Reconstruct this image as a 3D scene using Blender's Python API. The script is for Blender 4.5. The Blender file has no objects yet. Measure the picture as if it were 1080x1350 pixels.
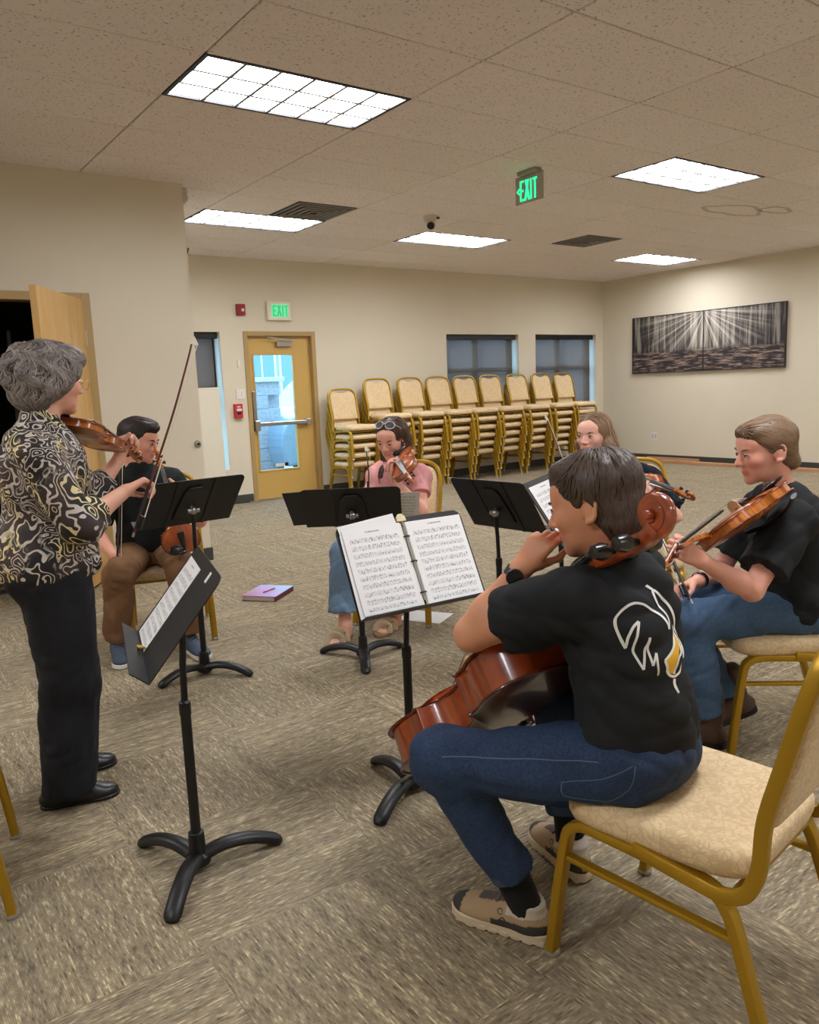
import bpy, bmesh, math, random
import numpy as np
from mathutils import Vector, Matrix
from mathutils.bvhtree import BVHTree

SC = bpy.context.scene
COL = SC.collection
random.seed(7)
RNG = np.random.default_rng(7)

# ------------------------------------------------------------------ camera, world, exposure
cam_data = bpy.data.cameras.new('camera')
cam = bpy.data.objects.new('camera', cam_data)
COL.objects.link(cam)
cam_data.sensor_fit = 'VERTICAL'
cam_data.lens = 30.0
cam_data.sensor_height = 30.0 * 1350.0 / 1047.0
cam_data.clip_start = 0.05
cam_data.clip_end = 200
CR = ((0.8062356, -0.59022473, -0.04023594), (0.12379569, 0.10181338, 0.98707075), (0.57849701, 0.80079261, -0.15515284))
cam.matrix_world = Matrix(((CR[0][0], CR[1][0], -CR[2][0], 0.0), (CR[0][1], CR[1][1], -CR[2][1], 0.0),
                           (CR[0][2], CR[1][2], -CR[2][2], 1.335), (0, 0, 0, 1)))
SC.camera = cam
world = bpy.data.worlds.new('world')
SC.world = world
world.use_nodes = True
world.node_tree.nodes['Background'].inputs[0].default_value = (0.40, 0.68, 1.0, 1)
world.node_tree.nodes['Background'].inputs[1].default_value = 7.5
SC.view_settings.view_transform = 'Standard'
SC.view_settings.look = 'None'
SC.view_settings.gamma = 1.0
SC.view_settings.use_curve_mapping = False
SC.view_settings.exposure = 0.0
LAMP = 28.0            # radiance of the ceiling troffers


# ------------------------------------------------------------------ materials
def lin(r, g, b):
    def c(v):
        v = v / 255.0
        return v / 12.92 if v <= 0.04045 else ((v + 0.055) / 1.055) ** 2.4
    return (c(r), c(g), c(b), 1.0)


class NT:
    def __init__(s, name):
        s.m = bpy.data.materials.new(name)
        s.m.use_nodes = True
        s.t = s.m.node_tree
        s.b = s.t.nodes['Principled BSDF']

    def n(s, typ, **kw):
        x = s.t.nodes.new(typ)
        for k, v in kw.items():
            if k.startswith('i_'):
                x.inputs[k[2:].replace('_', ' ')].default_value = v
            else:
                setattr(x, k, v)
        return x

    def l(s, a, b):
        s.t.links.new(a, b)

    def val(s, sock, v):
        if isinstance(v, (int, float, tuple)):
            sock.default_value = v
        else:
            s.l(v, sock)

    def math(s, op, a, b=0.0, c=0.0, clamp=False):
        x = s.n('ShaderNodeMath', operation=op, use_clamp=clamp)
        for i, v in enumerate((a, b, c)):
            s.val(x.inputs[i], v)
        return x.outputs[0]

    def mix(s, fac, a, b, blend='MIX'):
        x = s.n('ShaderNodeMix', data_type='RGBA', blend_type=blend)
        s.val(x.inputs[0], fac)
        s.val(x.inputs[6], a)
        s.val(x.inputs[7], b)
        return x.outputs[2]

    def ramp(s, fac, stops, interp='LINEAR'):
        x = s.n('ShaderNodeValToRGB')
        x.color_ramp.interpolation = interp
        els = x.color_ramp.elements
        while len(els) < len(stops):
            els.new(0.5)
        for e, (p, c) in zip(els, stops):
            e.position = p
            e.color = c if isinstance(c, tuple) else (c, c, c, 1)
        s.l(fac, x.inputs[0])
        return x.outputs[0]

    def coord(s, kind='Object', scale=(1, 1, 1), rot=(0, 0, 0), loc=(0, 0, 0)):
        tc = s.n('ShaderNodeTexCoord')
        mp = s.n('ShaderNodeMapping')
        mp.inputs['Scale'].default_value = scale
        mp.inputs['Rotation'].default_value = rot
        mp.inputs['Location'].default_value = loc
        s.l(tc.outputs[kind], mp.inputs[0])
        return mp.outputs[0]

    def noise(s, vec, scale, detail=2.0, rough=0.5, dist=0.0):
        x = s.n('ShaderNodeTexNoise')
        x.inputs['Scale'].default_value = scale
        x.inputs['Detail'].default_value = detail
        x.inputs['Roughness'].default_value = rough
        x.inputs['Distortion'].default_value = dist
        s.l(vec, x.inputs['Vector'])
        return x.outputs[0]

    def bump(s, height, strength=0.2, dist=0.01):
        x = s.n('ShaderNodeBump')
        x.inputs['Strength'].default_value = strength
        x.inputs['Distance'].default_value = dist
        s.l(height, x.inputs['Height'])
        s.l(x.outputs[0], s.b.inputs['Normal'])

    def set(s, color=None, rough=None, metal=None, **kw):
        if color is not None:
            s.val(s.b.inputs['Base Color'], color)
        if rough is not None:
            s.val(s.b.inputs['Roughness'], rough)
        if metal is not None:
            s.val(s.b.inputs['Metallic'], metal)
        for k, v in kw.items():
            s.val(s.b.inputs[k.replace('_', ' ')], v)
        return s.m


MATS = {}


def plain(name, rgb, rough=0.5, metal=0.0, bump=0.0, bscale=200.0, **kw):
    if name in MATS:
        return MATS[name]
    t = NT(name)
    t.set(lin(*rgb), rough, metal, **kw)
    if bump:
        t.bump(t.noise(t.coord(), bscale, 3), bump, 0.004)
    MATS[name] = t.m
    return t.m


def emit(name, rgb, strength):
    if name in MATS:
        return MATS[name]
    t = NT(name)
    t.set((0, 0, 0, 1), 0.5, Emission_Color=lin(*rgb), Emission_Strength=strength)
    MATS[name] = t.m
    return t.m


def fabric_noise(name, a, b, scale=60.0, rough=0.9, bump=0.25, bscale=400.0, stretch=(1, 1, 1), sheen=0.0):
    t = NT(name)
    v = t.coord(scale=stretch)
    col = t.mix(t.ramp(t.noise(v, scale, 4, 0.6), [(0.3, 0.0), (0.7, 1.0)]), lin(*a), lin(*b))
    t.set(col, rough)
    t.b.inputs['Sheen Weight'].default_value = sheen
    t.b.inputs['Specular IOR Level'].default_value = 0.25
    t.bump(t.noise(t.coord(), bscale, 2), bump, 0.003)
    MATS[name] = t.m
    return t.m


# --- setting
def m_carpet():
    t = NT('carpet')
    tc = t.n('ShaderNodeTexCoord')
    sx = t.n('ShaderNodeSeparateXYZ')
    t.l(tc.outputs['Object'], sx.inputs[0])
    x, y = sx.outputs[0], sx.outputs[1]
    S = 0.58
    par = t.math('ADD', t.math('FLOOR', t.math('DIVIDE', x, S)), t.math('FLOOR', t.math('DIVIDE', y, S)))
    par = t.math('FLOORED_MODULO', par, 2.0)

    def streak(a, b, fa, fb, off):
        c = t.n('ShaderNodeCombineXYZ')
        t.l(t.math('MULTIPLY', a, fa), c.inputs[0])
        t.l(t.math('MULTIPLY', b, fb), c.inputs[1])
        c.inputs[2].default_value = off
        return c.outputs[0]
    def pair(fa, fb, off, det=2):
        n1 = t.noise(streak(x, y, fa, fb, off), 1.0, det, 0.55)
        n2 = t.noise(streak(y, x, fa, fb, off + 7), 1.0, det, 0.55)
        mx = t.n('ShaderNodeMix', data_type='FLOAT')
        t.l(par, mx.inputs[0]); t.l(n1, mx.inputs[2]); t.l(n2, mx.inputs[3])
        return mx.outputs[0]
    def rows(a, b, pitch, fa, off):
        r = t.math('DIVIDE', b, pitch)
        c = t.n('ShaderNodeCombineXYZ')
        t.l(t.math('MULTIPLY', a, fa), c.inputs[0]); t.l(t.math('MULTIPLY', t.math('FLOOR', r), 5.173), c.inputs[1]); c.inputs[2].default_value = off
        gap = t.math('ABSOLUTE', t.math('SUBTRACT', t.math('FRACT', r), 0.5))
        return t.noise(c.outputs[0], 1.0, 2, 0.6), gap
    def sel(p, q):
        mx = t.n('ShaderNodeMix', data_type='FLOAT')
        t.l(par, mx.inputs[0]); t.l(p, mx.inputs[2]); t.l(q, mx.inputs[3])
        return mx.outputs[0]
    na, ga = rows(x, y, 0.0047, 25.0, 0.0)
    nb, gb = rows(y, x, 0.0047, 25.0, 4.0)
    nn, gap = sel(na, nb), sel(ga, gb)
    big = pair(1.4, 34, 0.0, 3)
    cloud = t.noise(tc.outputs['Object'], 1.3, 3)
    c1 = t.ramp(t.math('ADD', t.math('MULTIPLY', nn, 0.7), t.math('MULTIPLY', big, 0.3)),
                [(0.34, lin(98, 87, 71)), (0.46, lin(139, 125, 102)), (0.56, lin(164, 149, 122)), (0.64, lin(210, 192, 154))])
    c2 = t.mix(t.ramp(gap, [(0.30, 0.0), (0.48, 0.45)]), c1, lin(86, 77, 64))  # in-row shading put into the colour as darker gaps between pile rows
    c4 = t.mix(t.ramp(cloud, [(0.35, 0.0), (0.7, 0.30)]), c2, lin(150, 144, 128))
    fine = t.math('SUBTRACT', nn, gap)
    t.set(c4, 0.95)
    t.b.inputs['Specular IOR Level'].default_value = 0.15
    t.bump(fine, 0.3, 0.005)
    return t.m


def m_wall(name, rgb):
    t = NT(name)
    v = t.coord()
    col = t.mix(t.ramp(t.noise(v, 2.0, 3), [(0.3, 0.0), (0.7, 0.25)]), lin(*rgb), lin(rgb[0] - 10, rgb[1] - 10, rgb[2] - 12))
    t.set(col, 0.75)
    t.bump(t.noise(v, 90.0, 3), 0.08, 0.004)
    return t.m


def m_ceiling_tile():
    t = NT('ceiling_tile')
    v = t.coord()
    pits = t.ramp(t.noise(v, 62.0, 2, 0.6), [(0.30, 0.0), (0.40, 1.0)])
    soft = t.noise(v, 18.0, 4)
    base = t.mix(soft, lin(230, 221, 217), lin(238, 230, 227))
    oi = t.n('ShaderNodeObjectInfo')
    base = t.mix(t.math('MULTIPLY', oi.outputs['Random'], 0.35), base, lin(222, 210, 200))
    col = t.mix(pits, lin(170, 156, 144), base)
    t.set(col, 0.95)
    t.b.inputs['Specular IOR Level'].default_value = 0.1
    t.bump(t.math('ADD', pits, t.math('MULTIPLY', soft, 0.6)), 0.2, 0.005)
    return t.m


def m_wood(name, a, b, scale=(2, 2, 30), rough=0.35, nscale=2.0, coat=0.3, spec=0.5):
    t = NT(name)
    v = t.coord(scale=scale)
    n = t.noise(v, nscale, 5, 0.6, 0.6)
    col = t.mix(t.ramp(n, [(0.3, 0.0), (0.72, 1.0)]), lin(*a), lin(*b))
    t.set(col, rough)
    t.b.inputs['Coat Weight'].default_value = coat
    t.b.inputs['Coat Roughness'].default_value = 0.12
    t.b.inputs['Specular IOR Level'].default_value = spec
    MATS[name] = t.m
    return t.m


def m_flame(name, dark, light, freq):
    """varnished maple with flame stripes across the rib"""
    t = NT(name)
    v = t.coord(scale=(1, freq, 1))
    n = t.noise(v, 1.0, 3, 0.6, 0.4)
    g = t.noise(t.coord(scale=(6, 1.5, 6)), 3.0, 3)
    f = t.math('ADD', t.math('MULTIPLY', n, 0.75), t.math('MULTIPLY', g, 0.3))
    col = t.mix(t.ramp(f, [(0.36, 0.0), (0.66, 1.0)]), lin(*dark), lin(*light))
    t.set(col, 0.28)
    t.b.inputs['Coat Weight'].default_value = 0.8
    t.b.inputs['Coat Roughness'].default_value = 0.08
    MATS[name] = t.m
    return t.m


def m_damask(name, base, line):
    t = NT(name)
    v = t.coord(scale=(1, 1, 1))
    warp = t.n('ShaderNodeTexNoise'); warp.inputs['Scale'].default_value = 14.0; warp.inputs['Detail'].default_value = 2
    t.l(v, warp.inputs['Vector'])
    add = t.n('ShaderNodeMixRGB', blend_type='LINEAR_LIGHT'); add.inputs[0].default_value = 0.035
    t.l(v, add.inputs[1]); t.l(warp.outputs[1], add.inputs[2])
    vo = t.n('ShaderNodeTexVoronoi', feature='DISTANCE_TO_EDGE'); vo.inputs['Scale'].default_value = 42.0
    t.l(add.outputs[0], vo.inputs['Vector'])
    edge = t.ramp(vo.outputs[0], [(0.02, 1.0), (0.10, 0.0)])
    blob = t.ramp(t.noise(v, 30.0, 3, 0.6, 1.5), [(0.52, 0.0), (0.60, 0.55)])
    k = t.math('MAXIMUM', t.math('MULTIPLY', edge, 0.5), blob)
    col = t.mix(k, lin(*base), lin(*line))
    t.set(col, 0.75)
    t.b.inputs['Sheen Weight'].default_value = 0.15
    t.bump(k, 0.25, 0.003)
    MATS[name] = t.m
    return t.m


def m_vcol(name, rough=0.5, sub=0.0, mottled=0.0, bump=0.0, bscale=300, coat=0.0, attr='tint', spec=0.4):
    t = NT(name)
    a = t.n('ShaderNodeAttribute', attribute_name=attr)
    col = a.outputs['Color']
    if mottled:
        col = t.mix(t.ramp(t.noise(t.coord(), 55.0, 3), [(0.35, 0.0), (0.7, mottled)]), col, t.mix(1.0, col, (1.12, 0.86, 0.82, 1), 'MULTIPLY'))
    t.set(col, rough)
    t.b.inputs['Specular IOR Level'].default_value = spec
    if sub:
        t.b.inputs['Subsurface Weight'].default_value = sub
        t.b.inputs['Subsurface Radius'].default_value = (0.012, 0.005, 0.003)
        t.b.inputs['Subsurface Scale'].default_value = 0.6
    if coat:
        t.b.inputs['Coat Weight'].default_value = coat
    if bump:
        t.bump(t.noise(t.coord(), bscale, 3), bump, 0.003)
    MATS[name] = t.m
    return t.m


def m_music(name, rows=11, paper=(240, 240, 240)):
    """printed staves: UV-free, uses Generated x,y of the sheet"""
    t = NT(name)
    tc = t.n('ShaderNodeTexCoord')
    sx = t.n('ShaderNodeSeparateXYZ')
    t.l(tc.outputs['Generated'], sx.inputs[0])
    x, y = sx.outputs[0], sx.outputs[1]
    ry = t.math('MULTIPLY', y, float(rows) + 1.2)
    row = t.math('FLOOR', ry)
    fy = t.math('FRACT', ry)
    st = t.math('MULTIPLY', t.math('SUBTRACT', fy, 0.30), 10.0)
    inst = t.math('MULTIPLY', t.math('GREATER_THAN', st, 0.0), t.math('LESS_THAN', st, 4.6))
    line = t.math('MULTIPLY', t.math('LESS_THAN', t.math('FRACT', st), 0.22), inst)
    c = t.n('ShaderNodeCombineXYZ')
    t.l(t.math('MULTIPLY', x, 78.0), c.inputs[0]); t.l(t.math('MULTIPLY', fy, 3.2), c.inputs[1]); t.l(t.math('MULTIPLY', row, 3.7), c.inputs[2])
    blob = t.math('GREATER_THAN', t.noise(c.outputs[0], 1.0, 1, 0.4), 0.60)
    near = t.math('MULTIPLY', t.math('GREATER_THAN', fy, 0.22), t.math('LESS_THAN', fy, 0.86))
    notes = t.math('MULTIPLY', blob, near)
    ink = t.math('MAXIMUM', t.math('MULTIPLY', line, 0.55), t.math('MULTIPLY', notes, 0.75))
    inx = t.math('MULTIPLY', t.math('GREATER_THAN', x, 0.09), t.math('LESS_THAN', x, 0.93))
    iny = t.math('MULTIPLY', t.math('GREATER_THAN', y, 0.035), t.math('LESS_THAN', y, 0.90))
    ink = t.math('MULTIPLY', ink, t.math('MULTIPLY', inx, iny))
    tit = t.math('MULTIPLY', t.math('GREATER_THAN', y, 0.935), t.math('LESS_THAN', y, 0.952))
    tit = t.math('MULTIPLY', tit, t.math('MULTIPLY', t.math('GREATER_THAN', x, 0.38), t.math('LESS_THAN', x, 0.62)))
    d = t.n('ShaderNodeCombineXYZ'); t.l(t.math('MULTIPLY', x, 70.0), d.inputs[0])
    tit = t.math('MULTIPLY', tit, t.math('GREATER_THAN', t.noise(d.outputs[0], 1.0, 1), 0.42))
    ink = t.math('MAXIMUM', ink, t.math('MULTIPLY', tit, 0.6))
    t.set(t.mix(ink, lin(*paper), lin(40, 40, 44)), 0.7)
    MATS[name] = t.m
    return t.m


# ------------------------------------------------------------------ object helpers
def mesh_np(name, V, polys, mat, smooth=True):
    """V (n,3), polys (m,4) or list of faces"""
    me = bpy.data.meshes.new(name)
    if isinstance(polys, np.ndarray):
        V = np.asarray(V, np.float32)
        k = polys.shape[1]
        me.vertices.add(len(V)); me.vertices.foreach_set('co', V.ravel())
        me.loops.add(polys.size); me.loops.foreach_set('vertex_index', polys.astype(np.int32).ravel())
        me.polygons.add(len(polys)); me.polygons.foreach_set('loop_start', np.arange(0, polys.size, k, dtype=np.int32))
        me.update(calc_edges=True)
    else:
        me.from_pydata([tuple(map(float, v)) for v in V], [], polys)
        me.update()
    if smooth:
        me.polygons.foreach_set('use_smooth', np.ones(len(me.polygons), bool))
    if mat is not None:
        for m in (mat if isinstance(mat, (list, tuple)) else [mat]):
            me.materials.append(m)
    return me


def link(name, me, parent=None, loc=None):
    o = bpy.data.objects.new(name, me)
    COL.objects.link(o)
    if parent is not None:
        o.parent = parent
    if loc is not None:
        o.location = loc
    return o


def tag(o, label=None, cat=None, group=None, kind=None):
    for k, v in (('label', label), ('category', cat), ('group', group), ('kind', kind)):
        if v:
            o[k] = v
    return o


def thing(name, label, cat, loc=(0, 0, 0), rz=0.0, group=None, mtx=None):
    o = bpy.data.objects.new(name, None)
    o.empty_display_size = 0.05
    COL.objects.link(o)
    if mtx is not None:
        o.matrix_world = mtx
    else:
        o.location = loc
        o.rotation_euler = (0, 0, rz)
    return tag(o, label, cat, group)


def copy_tree(o, parent=None):
    c = o.copy()
    COL.objects.link(c)
    c.parent = parent
    for ch in o.children:
        copy_tree(ch, c)
    return c


def frame_mtx(origin, x, y, z):
    x, y, z = (np.array(v, float) / np.linalg.norm(v) for v in (x, y, z))
    return Matrix(((x[0], y[0], z[0], origin[0]), (x[1], y[1], z[1], origin[1]), (x[2], y[2], z[2], origin[2]), (0, 0, 0, 1)))


def unit(v):
    v = np.array(v, float)
    return v / np.linalg.norm(v)


def smooth_path(P, n=6, closed=False):
    """Catmull-Rom through points"""
    P = [np.array(p, float) for p in P]
    m = len(P)
    out = []
    rng = range(m if closed else m - 1)
    for i in rng:
        if closed:
            p0, p1, p2, p3 = P[(i - 1) % m], P[i], P[(i + 1) % m], P[(i + 2) % m]
        else:
            p0, p1, p2, p3 = P[max(i - 1, 0)], P[i], P[i + 1], P[min(i + 2, m - 1)]
        for k in range(n):
            t = k / n
            out.append(0.5 * ((2 * p1) + (-p0 + p2) * t + (2 * p0 - 5 * p1 + 4 * p2 - p3) * t * t + (-p0 + 3 * p1 - 3 * p2 + p3) * t ** 3))
    if not closed:
        out.append(P[-1])
    return np.array(out)


class MB:
    """collects simple solids and links them as one mesh"""
    def __init__(s):
        s.V = []; s.F = []

    def add(s, V, F):
        o = len(s.V)
        s.V += [tuple(map(float, v)) for v in V]
        s.F += [tuple(i + o for i in f) for f in F]
        return s

    def box(s, c, size, R=None):
        x, y, z = (d / 2 for d in size)
        V = np.array([(a * x, b * y, d * z) for a in (-1, 1) for b in (-1, 1) for d in (-1, 1)])
        if R is not None:
            V = V @ np.array(R).T
        return s.add(V + np.array(c), [(0, 1, 3, 2), (4, 6, 7, 5), (0, 4, 5, 1), (2, 3, 7, 6), (0, 2, 6, 4), (1, 5, 7, 3)])

    def bx(s, x0, x1, y0, y1, z0, z1):
        return s.box(((x0 + x1) / 2, (y0 + y1) / 2, (z0 + z1) / 2), (x1 - x0, y1 - y0, z1 - z0))

    def sweep(s, path, prof, up=(0, 0, 1), scale=None, closed=False, cap=True):
        """prof: (k,2) profile in (side, up') ; path (n,3)"""
        P = np.array(path, float); n = len(P); k = len(prof)
        prof = np.array(prof, float)
        up = np.array(up, float)
        V = []
        prev = None
        for i in range(n):
            if closed:
                t = P[(i + 1) % n] - P[i - 1]
            else:
                t = P[min(i + 1, n - 1)] - P[max(i - 1, 0)]
            t = t / (np.linalg.norm(t) + 1e-12)
            side = np.cross(t, up)
            if np.linalg.norm(side) < 0.05:
                side = prev if prev is not None else np.cross(t, (0.3, 1, 0.2))
            side = side - t * (side @ t)
            side /= np.linalg.norm(side)
            if prev is not None and side @ prev < 0 and not closed:
                side = -side
            prev = side
            u = np.cross(side, t)
            sc = 1.0 if scale is None else scale[i]
            sc = np.array(sc) * np.ones(2)
            for a, b in prof:
                V.append(P[i] + side * a * sc[0] + u * b * sc[1])
        F = []
        for i in range(n if closed else n - 1):
            j = (i + 1) % n
            for a in range(k):
                b = (a + 1) % k
                F.append((i * k + a, i * k + b, j * k + b, j * k + a))
        if cap and not closed:
            F.append(tuple(range(k))[::-1])
            F.append(tuple((n - 1) * k + a for a in range(k)))
        return s.add(V, F)

    def tube(s, path, r, k=10, up=(0.13, 0.21, 1), scale=None, cap=True, closed=False):
        prof = [(r * math.cos(2 * math.pi * a / k), r * math.sin(2 * math.pi * a / k)) for a in range(k)]
        return s.sweep(path, prof, up, scale, closed, cap)

    def cyl(s, a, b, r, r2=None, k=14):
        r2 = r if r2 is None else r2
        return s.tube([a, b], 1.0, k, scale=[r, r2])

    def lathe(s, prof, k=18, o=(0, 0, 0), axis=(0, 0, 1)):
        """prof list of (r, h) along axis"""
        z = unit(axis)
        x = np.cross(z, (0, 1, 0.01)); x /= np.linalg.norm(x); y = np.cross(z, x)
        o = np.array(o, float)
        V = []; n = len(prof)
        for r, hh in prof:
            for a in range(k):
                t = 2 * math.pi * a / k
                V.append(o + z * hh + (x * math.cos(t) + y * math.sin(t)) * r)
        F = [(i * k + a, i * k + (a + 1) % k, (i + 1) * k + (a + 1) % k, (i + 1) * k + a) for i in range(n - 1) for a in range(k)]
        F.append(tuple(range(k))[::-1]); F.append(tuple((n - 1) * k + a for a in range(k)))
        return s.add(V, F)

    def prism(s, pts, z0, z1, tr=None):
        n = len(pts)
        V = [(p[0], p[1], z0) for p in pts] + [(p[0], p[1], z1) for p in pts]
        if tr is not None:
            V = [tr(v) for v in V]
        F = [tuple(range(n))[::-1], tuple(range(n, 2 * n))] + [(i, (i + 1) % n, n + (i + 1) % n, n + i) for i in range(n)]
        return s.add(V, F)

    def ball(s, c, r, k=12, R=None):
        r = np.array(r, float) * np.ones(3)
        V = []; m = k // 2
        for i in range(m + 1):
            a = math.pi * i / m
            for j in range(k):
                b = 2 * math.pi * j / k
                V.append((math.sin(a) * math.cos(b), math.sin(a) * math.sin(b), math.cos(a)))
        V = np.array(V) * r
        if R is not None:
            V = V @ np.array(R)          # rows of R are the axes
        F = [(i * k + j, (i + 1) * k + j, (i + 1) * k + (j + 1) % k, i * k + (j + 1) % k) for i in range(m) for j in range(k)]
        return s.add(V + np.array(c), F)

    def mesh(s, name, mat, smooth=False, bevel=0.0, seg=2):
        me = mesh_np(name, s.V, s.F, mat, False)
        bm = bmesh.new(); bm.from_mesh(me)
        bmesh.ops.remove_doubles(bm, verts=bm.verts, dist=1e-6)
        bmesh.ops.recalc_face_normals(bm, faces=bm.faces)
        if bevel:
            es = [e for e in bm.edges if len(e.link_faces) == 2 and e.calc_face_angle(0) > 0.6]
            bmesh.ops.bevel(bm, geom=es, offset=bevel, segments=seg, profile=0.5, affect='EDGES', clamp_overlap=True)
        if smooth:
            for fc in bm.faces:
                fc.smooth = True
            for e in bm.edges:
                if len(e.link_faces) == 2 and e.calc_face_angle(0) > 0.7:
                    e.smooth = False
        bm.to_mesh(me); bm.free()
        return me

    def obj(s, name, mat, parent=None, smooth=False, bevel=0.0, seg=2, loc=None):
        return link(name, s.mesh(name, mat, smooth, bevel, seg), parent, loc)


def rect_prof(w, hh, r=0.005):
    """rounded rectangle profile"""
    out = []
    for sx, sy, a0 in ((1, 1, 0), (-1, 1, 90), (-1, -1, 180), (1, -1, 270)):
        for a in (0, 45, 90):
            t = math.radians(a0 + a)
            out.append((sx * (w / 2 - r) + r * math.cos(t), sy * (hh / 2 - r) + r * math.sin(t)))
    return out


def structure(o):
    o['kind'] = 'structure'
    return o

# ------------------------------------------------------------------ the room shell
X0, XR, Y0, YB, H = -3.2, 10.75, -3.4, 9.11, 2.953
YP, XP = 6.15, 2.42                      # face and end of the partition
M_WALL = m_wall('wall_paint', (220, 210, 189))
M_FLOOR = m_carpet()
M_BASE = plain('baseboard_rubber', (62, 60, 58), 0.5)
M_TILE = m_ceiling_tile()
M_GRID = plain('ceiling_grid', (176, 160, 148), 0.6)
M_TAN = plain('tan_frame_paint', (176, 146, 92), 0.45, bump=0.03)
M_DOOR = plain('gold_tan_door_paint', (204, 166, 92), 0.4, bump=0.03)
M_BLACK = plain('black_plastic', (18, 18, 19), 0.4)
M_WHITE = plain('white_plastic', (228, 224, 214), 0.4)
M_CHROME = plain('brushed_steel', (176, 174, 170), 0.3, 0.9)
M_BRONZE = plain('dark_bronze_frame', (44, 38, 36), 0.4, 0.3)
M_RED = plain('alarm_red', (150, 22, 34), 0.35)
M_DARK = plain('painted_closet_gloom', (30, 28, 28), 0.9)  # gloom of the unlit closet put into a near-black wall colour


def slab(name, x0, x1, y0, y1, z0, z1, mat):
    return structure(MB().bx(x0, x1, y0, y1, z0, z1).obj(name, mat))


slab('floor', X0, XR, Y0, YB, -0.1, 0.0, M_FLOOR)
# back wall round its openings: narrow window, exit door, two windows
OPEN = [(2.95, 3.90, 0.43, 2.075), (4.20, 5.19, 0.0, 2.085), (7.36, 8.79, 0.95, 2.068), (9.16, 10.575, 0.95, 2.075)]
mb = MB()
xs = XP
for (a, b, c, d) in OPEN:
    mb.bx(xs, a, YB, YB + 0.24, 0, H)
    if c > 0:
        mb.bx(a, b, YB, YB + 0.24, 0, c)
    mb.bx(a, b, YB, YB + 0.24, d, H)
    xs = b
mb.bx(xs, XR + 0.2, YB, YB + 0.24, 0, H)
structure(mb.obj('wall_back', M_WALL))
slab('wall_right', XR, XR + 0.2, Y0 - .2, YB, 0, H, M_WALL)
slab('wall_front', X0, XR, Y0 - 0.2, Y0, 0, H, M_WALL)
slab('wall_far_left', X0 - 0.2, X0, Y0 - .2, YB + .24, 0, H, M_WALL)
# partition with its doorway x 0.68..1.59
mb = MB()
mb.bx(X0, 0.68, YP, YP + 0.12, 0, H); mb.bx(0.68, 1.59, YP, YP + 0.12, 2.05, H); mb.bx(1.59, XP, YP, YP + 0.12, 0, H)
mb.bx(XP - 0.12, XP, YP + 0.12, YB, 0, H)
structure(mb.obj('wall_left', M_WALL))
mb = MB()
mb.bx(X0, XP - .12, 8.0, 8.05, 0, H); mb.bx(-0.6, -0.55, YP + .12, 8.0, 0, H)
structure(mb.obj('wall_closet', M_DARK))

# baseboards
structure(MB().bx(XR - 0.012, XR, Y0, YB, 0, 0.105).obj('baseboard_right', M_BASE, bevel=0.003))
for nm, a, b in (('baseboard_back', XP, 4.19), ('baseboard_back_long', 5.20, XR - 0.013)):
    structure(MB().bx(a, b, YB - 0.012, YB, 0, 0.105).obj(nm, M_BASE, bevel=0.003))
structure(MB().bx(1.67, XP, YP - 0.012, YP, 0, 0.105).bx(XP, XP + .012, YP - .012, YB - .012, 0, .105).obj('baseboard_left', M_BASE, bevel=0.003))

# ceiling: deck, grid and the single tiles
ceil = slab('ceiling', X0, XR, Y0, YB, H + 0.004, H + 0.15, M_GRID)
GX, GY, TW, TD = 1.6736, 3.8236, 1.2192, 0.6096
lights = [(0, 0), (1, 5), (3, 5), (3, 0), (6, 5), (6, 0), (0, -5), (3, -5), (6, -5), (-3, 0), (-3, -5), (0, -10), (3, -10)]
vents = [(1.5, 4), (4.5, 4)]
me_tile = {}


def tile_mesh(w, d):
    k = (round(w, 3), round(d, 3))
    if k not in me_tile:
        g = 0.004
        me_tile[k] = MB().bx(g, w - g, g, d - g, -0.012, 0.003).mesh('ceiling_tile', M_TILE, bevel=0.004, seg=1)
    return me_tile[k]


i0, i1 = math.floor((X0 - GX) / TW), math.ceil((XR - GX) / TW)
j0, j1 = math.floor((Y0 - GY) / TD), math.ceil((YB - GY) / TD)
for i in range(i0, i1):
    for j in range(j0, j1):
        if (i, j) in lights:
            continue
        x, y = GX + i * TW, GY + j * TD
        xa, xb, ya, yb = max(x, X0), min(x + TW, XR), max(y, Y0), min(y + TD, YB)
        if xb - xa < .05 or yb - ya < .05:
            continue
        v = [q for q in vents if int(q[0]) == i and q[1] == j]
        if v:
            xb = xa + 0.6096 if v[0][0] % 1 else xb
        if xb < XP and ya > YP + 0.1:
            continue
        link('ceiling_tile', tile_mesh(xb - xa, yb - ya), ceil, (xa, ya, H))
ceil['kind'] = 'structure'

# brown water stain rings on one ceiling tile
t = NT('water_stain'); 
v = t.coord()
ring = t.noise(v, 5.0, 2, .5, .4)
t.set(lin(120, 98, 76), 0.95)
t.b.inputs['Alpha'].default_value = 0.12
M_STAIN = t.m
for (cx, cy, rx, ry, ph) in ((7.55, 4.72, .42, .16, .2), (7.95, 4.52, .22, .10, 1.0)):
    pts = []
    for k in range(41):
        a = 2 * math.pi * k / 40
        r = 1 + .12 * math.sin(3 * a + ph) + .06 * math.sin(7 * a)
        pts.append((cx + rx * r * math.cos(a), cy + ry * r * math.sin(a), H - 0.0125))
    s = MB().sweep(pts[:-1], [(-.022, 0), (.022, 0), (.022, -.0006), (-.022, -.0006)], closed=True).obj('water_stain', M_STAIN, ceil)


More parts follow.
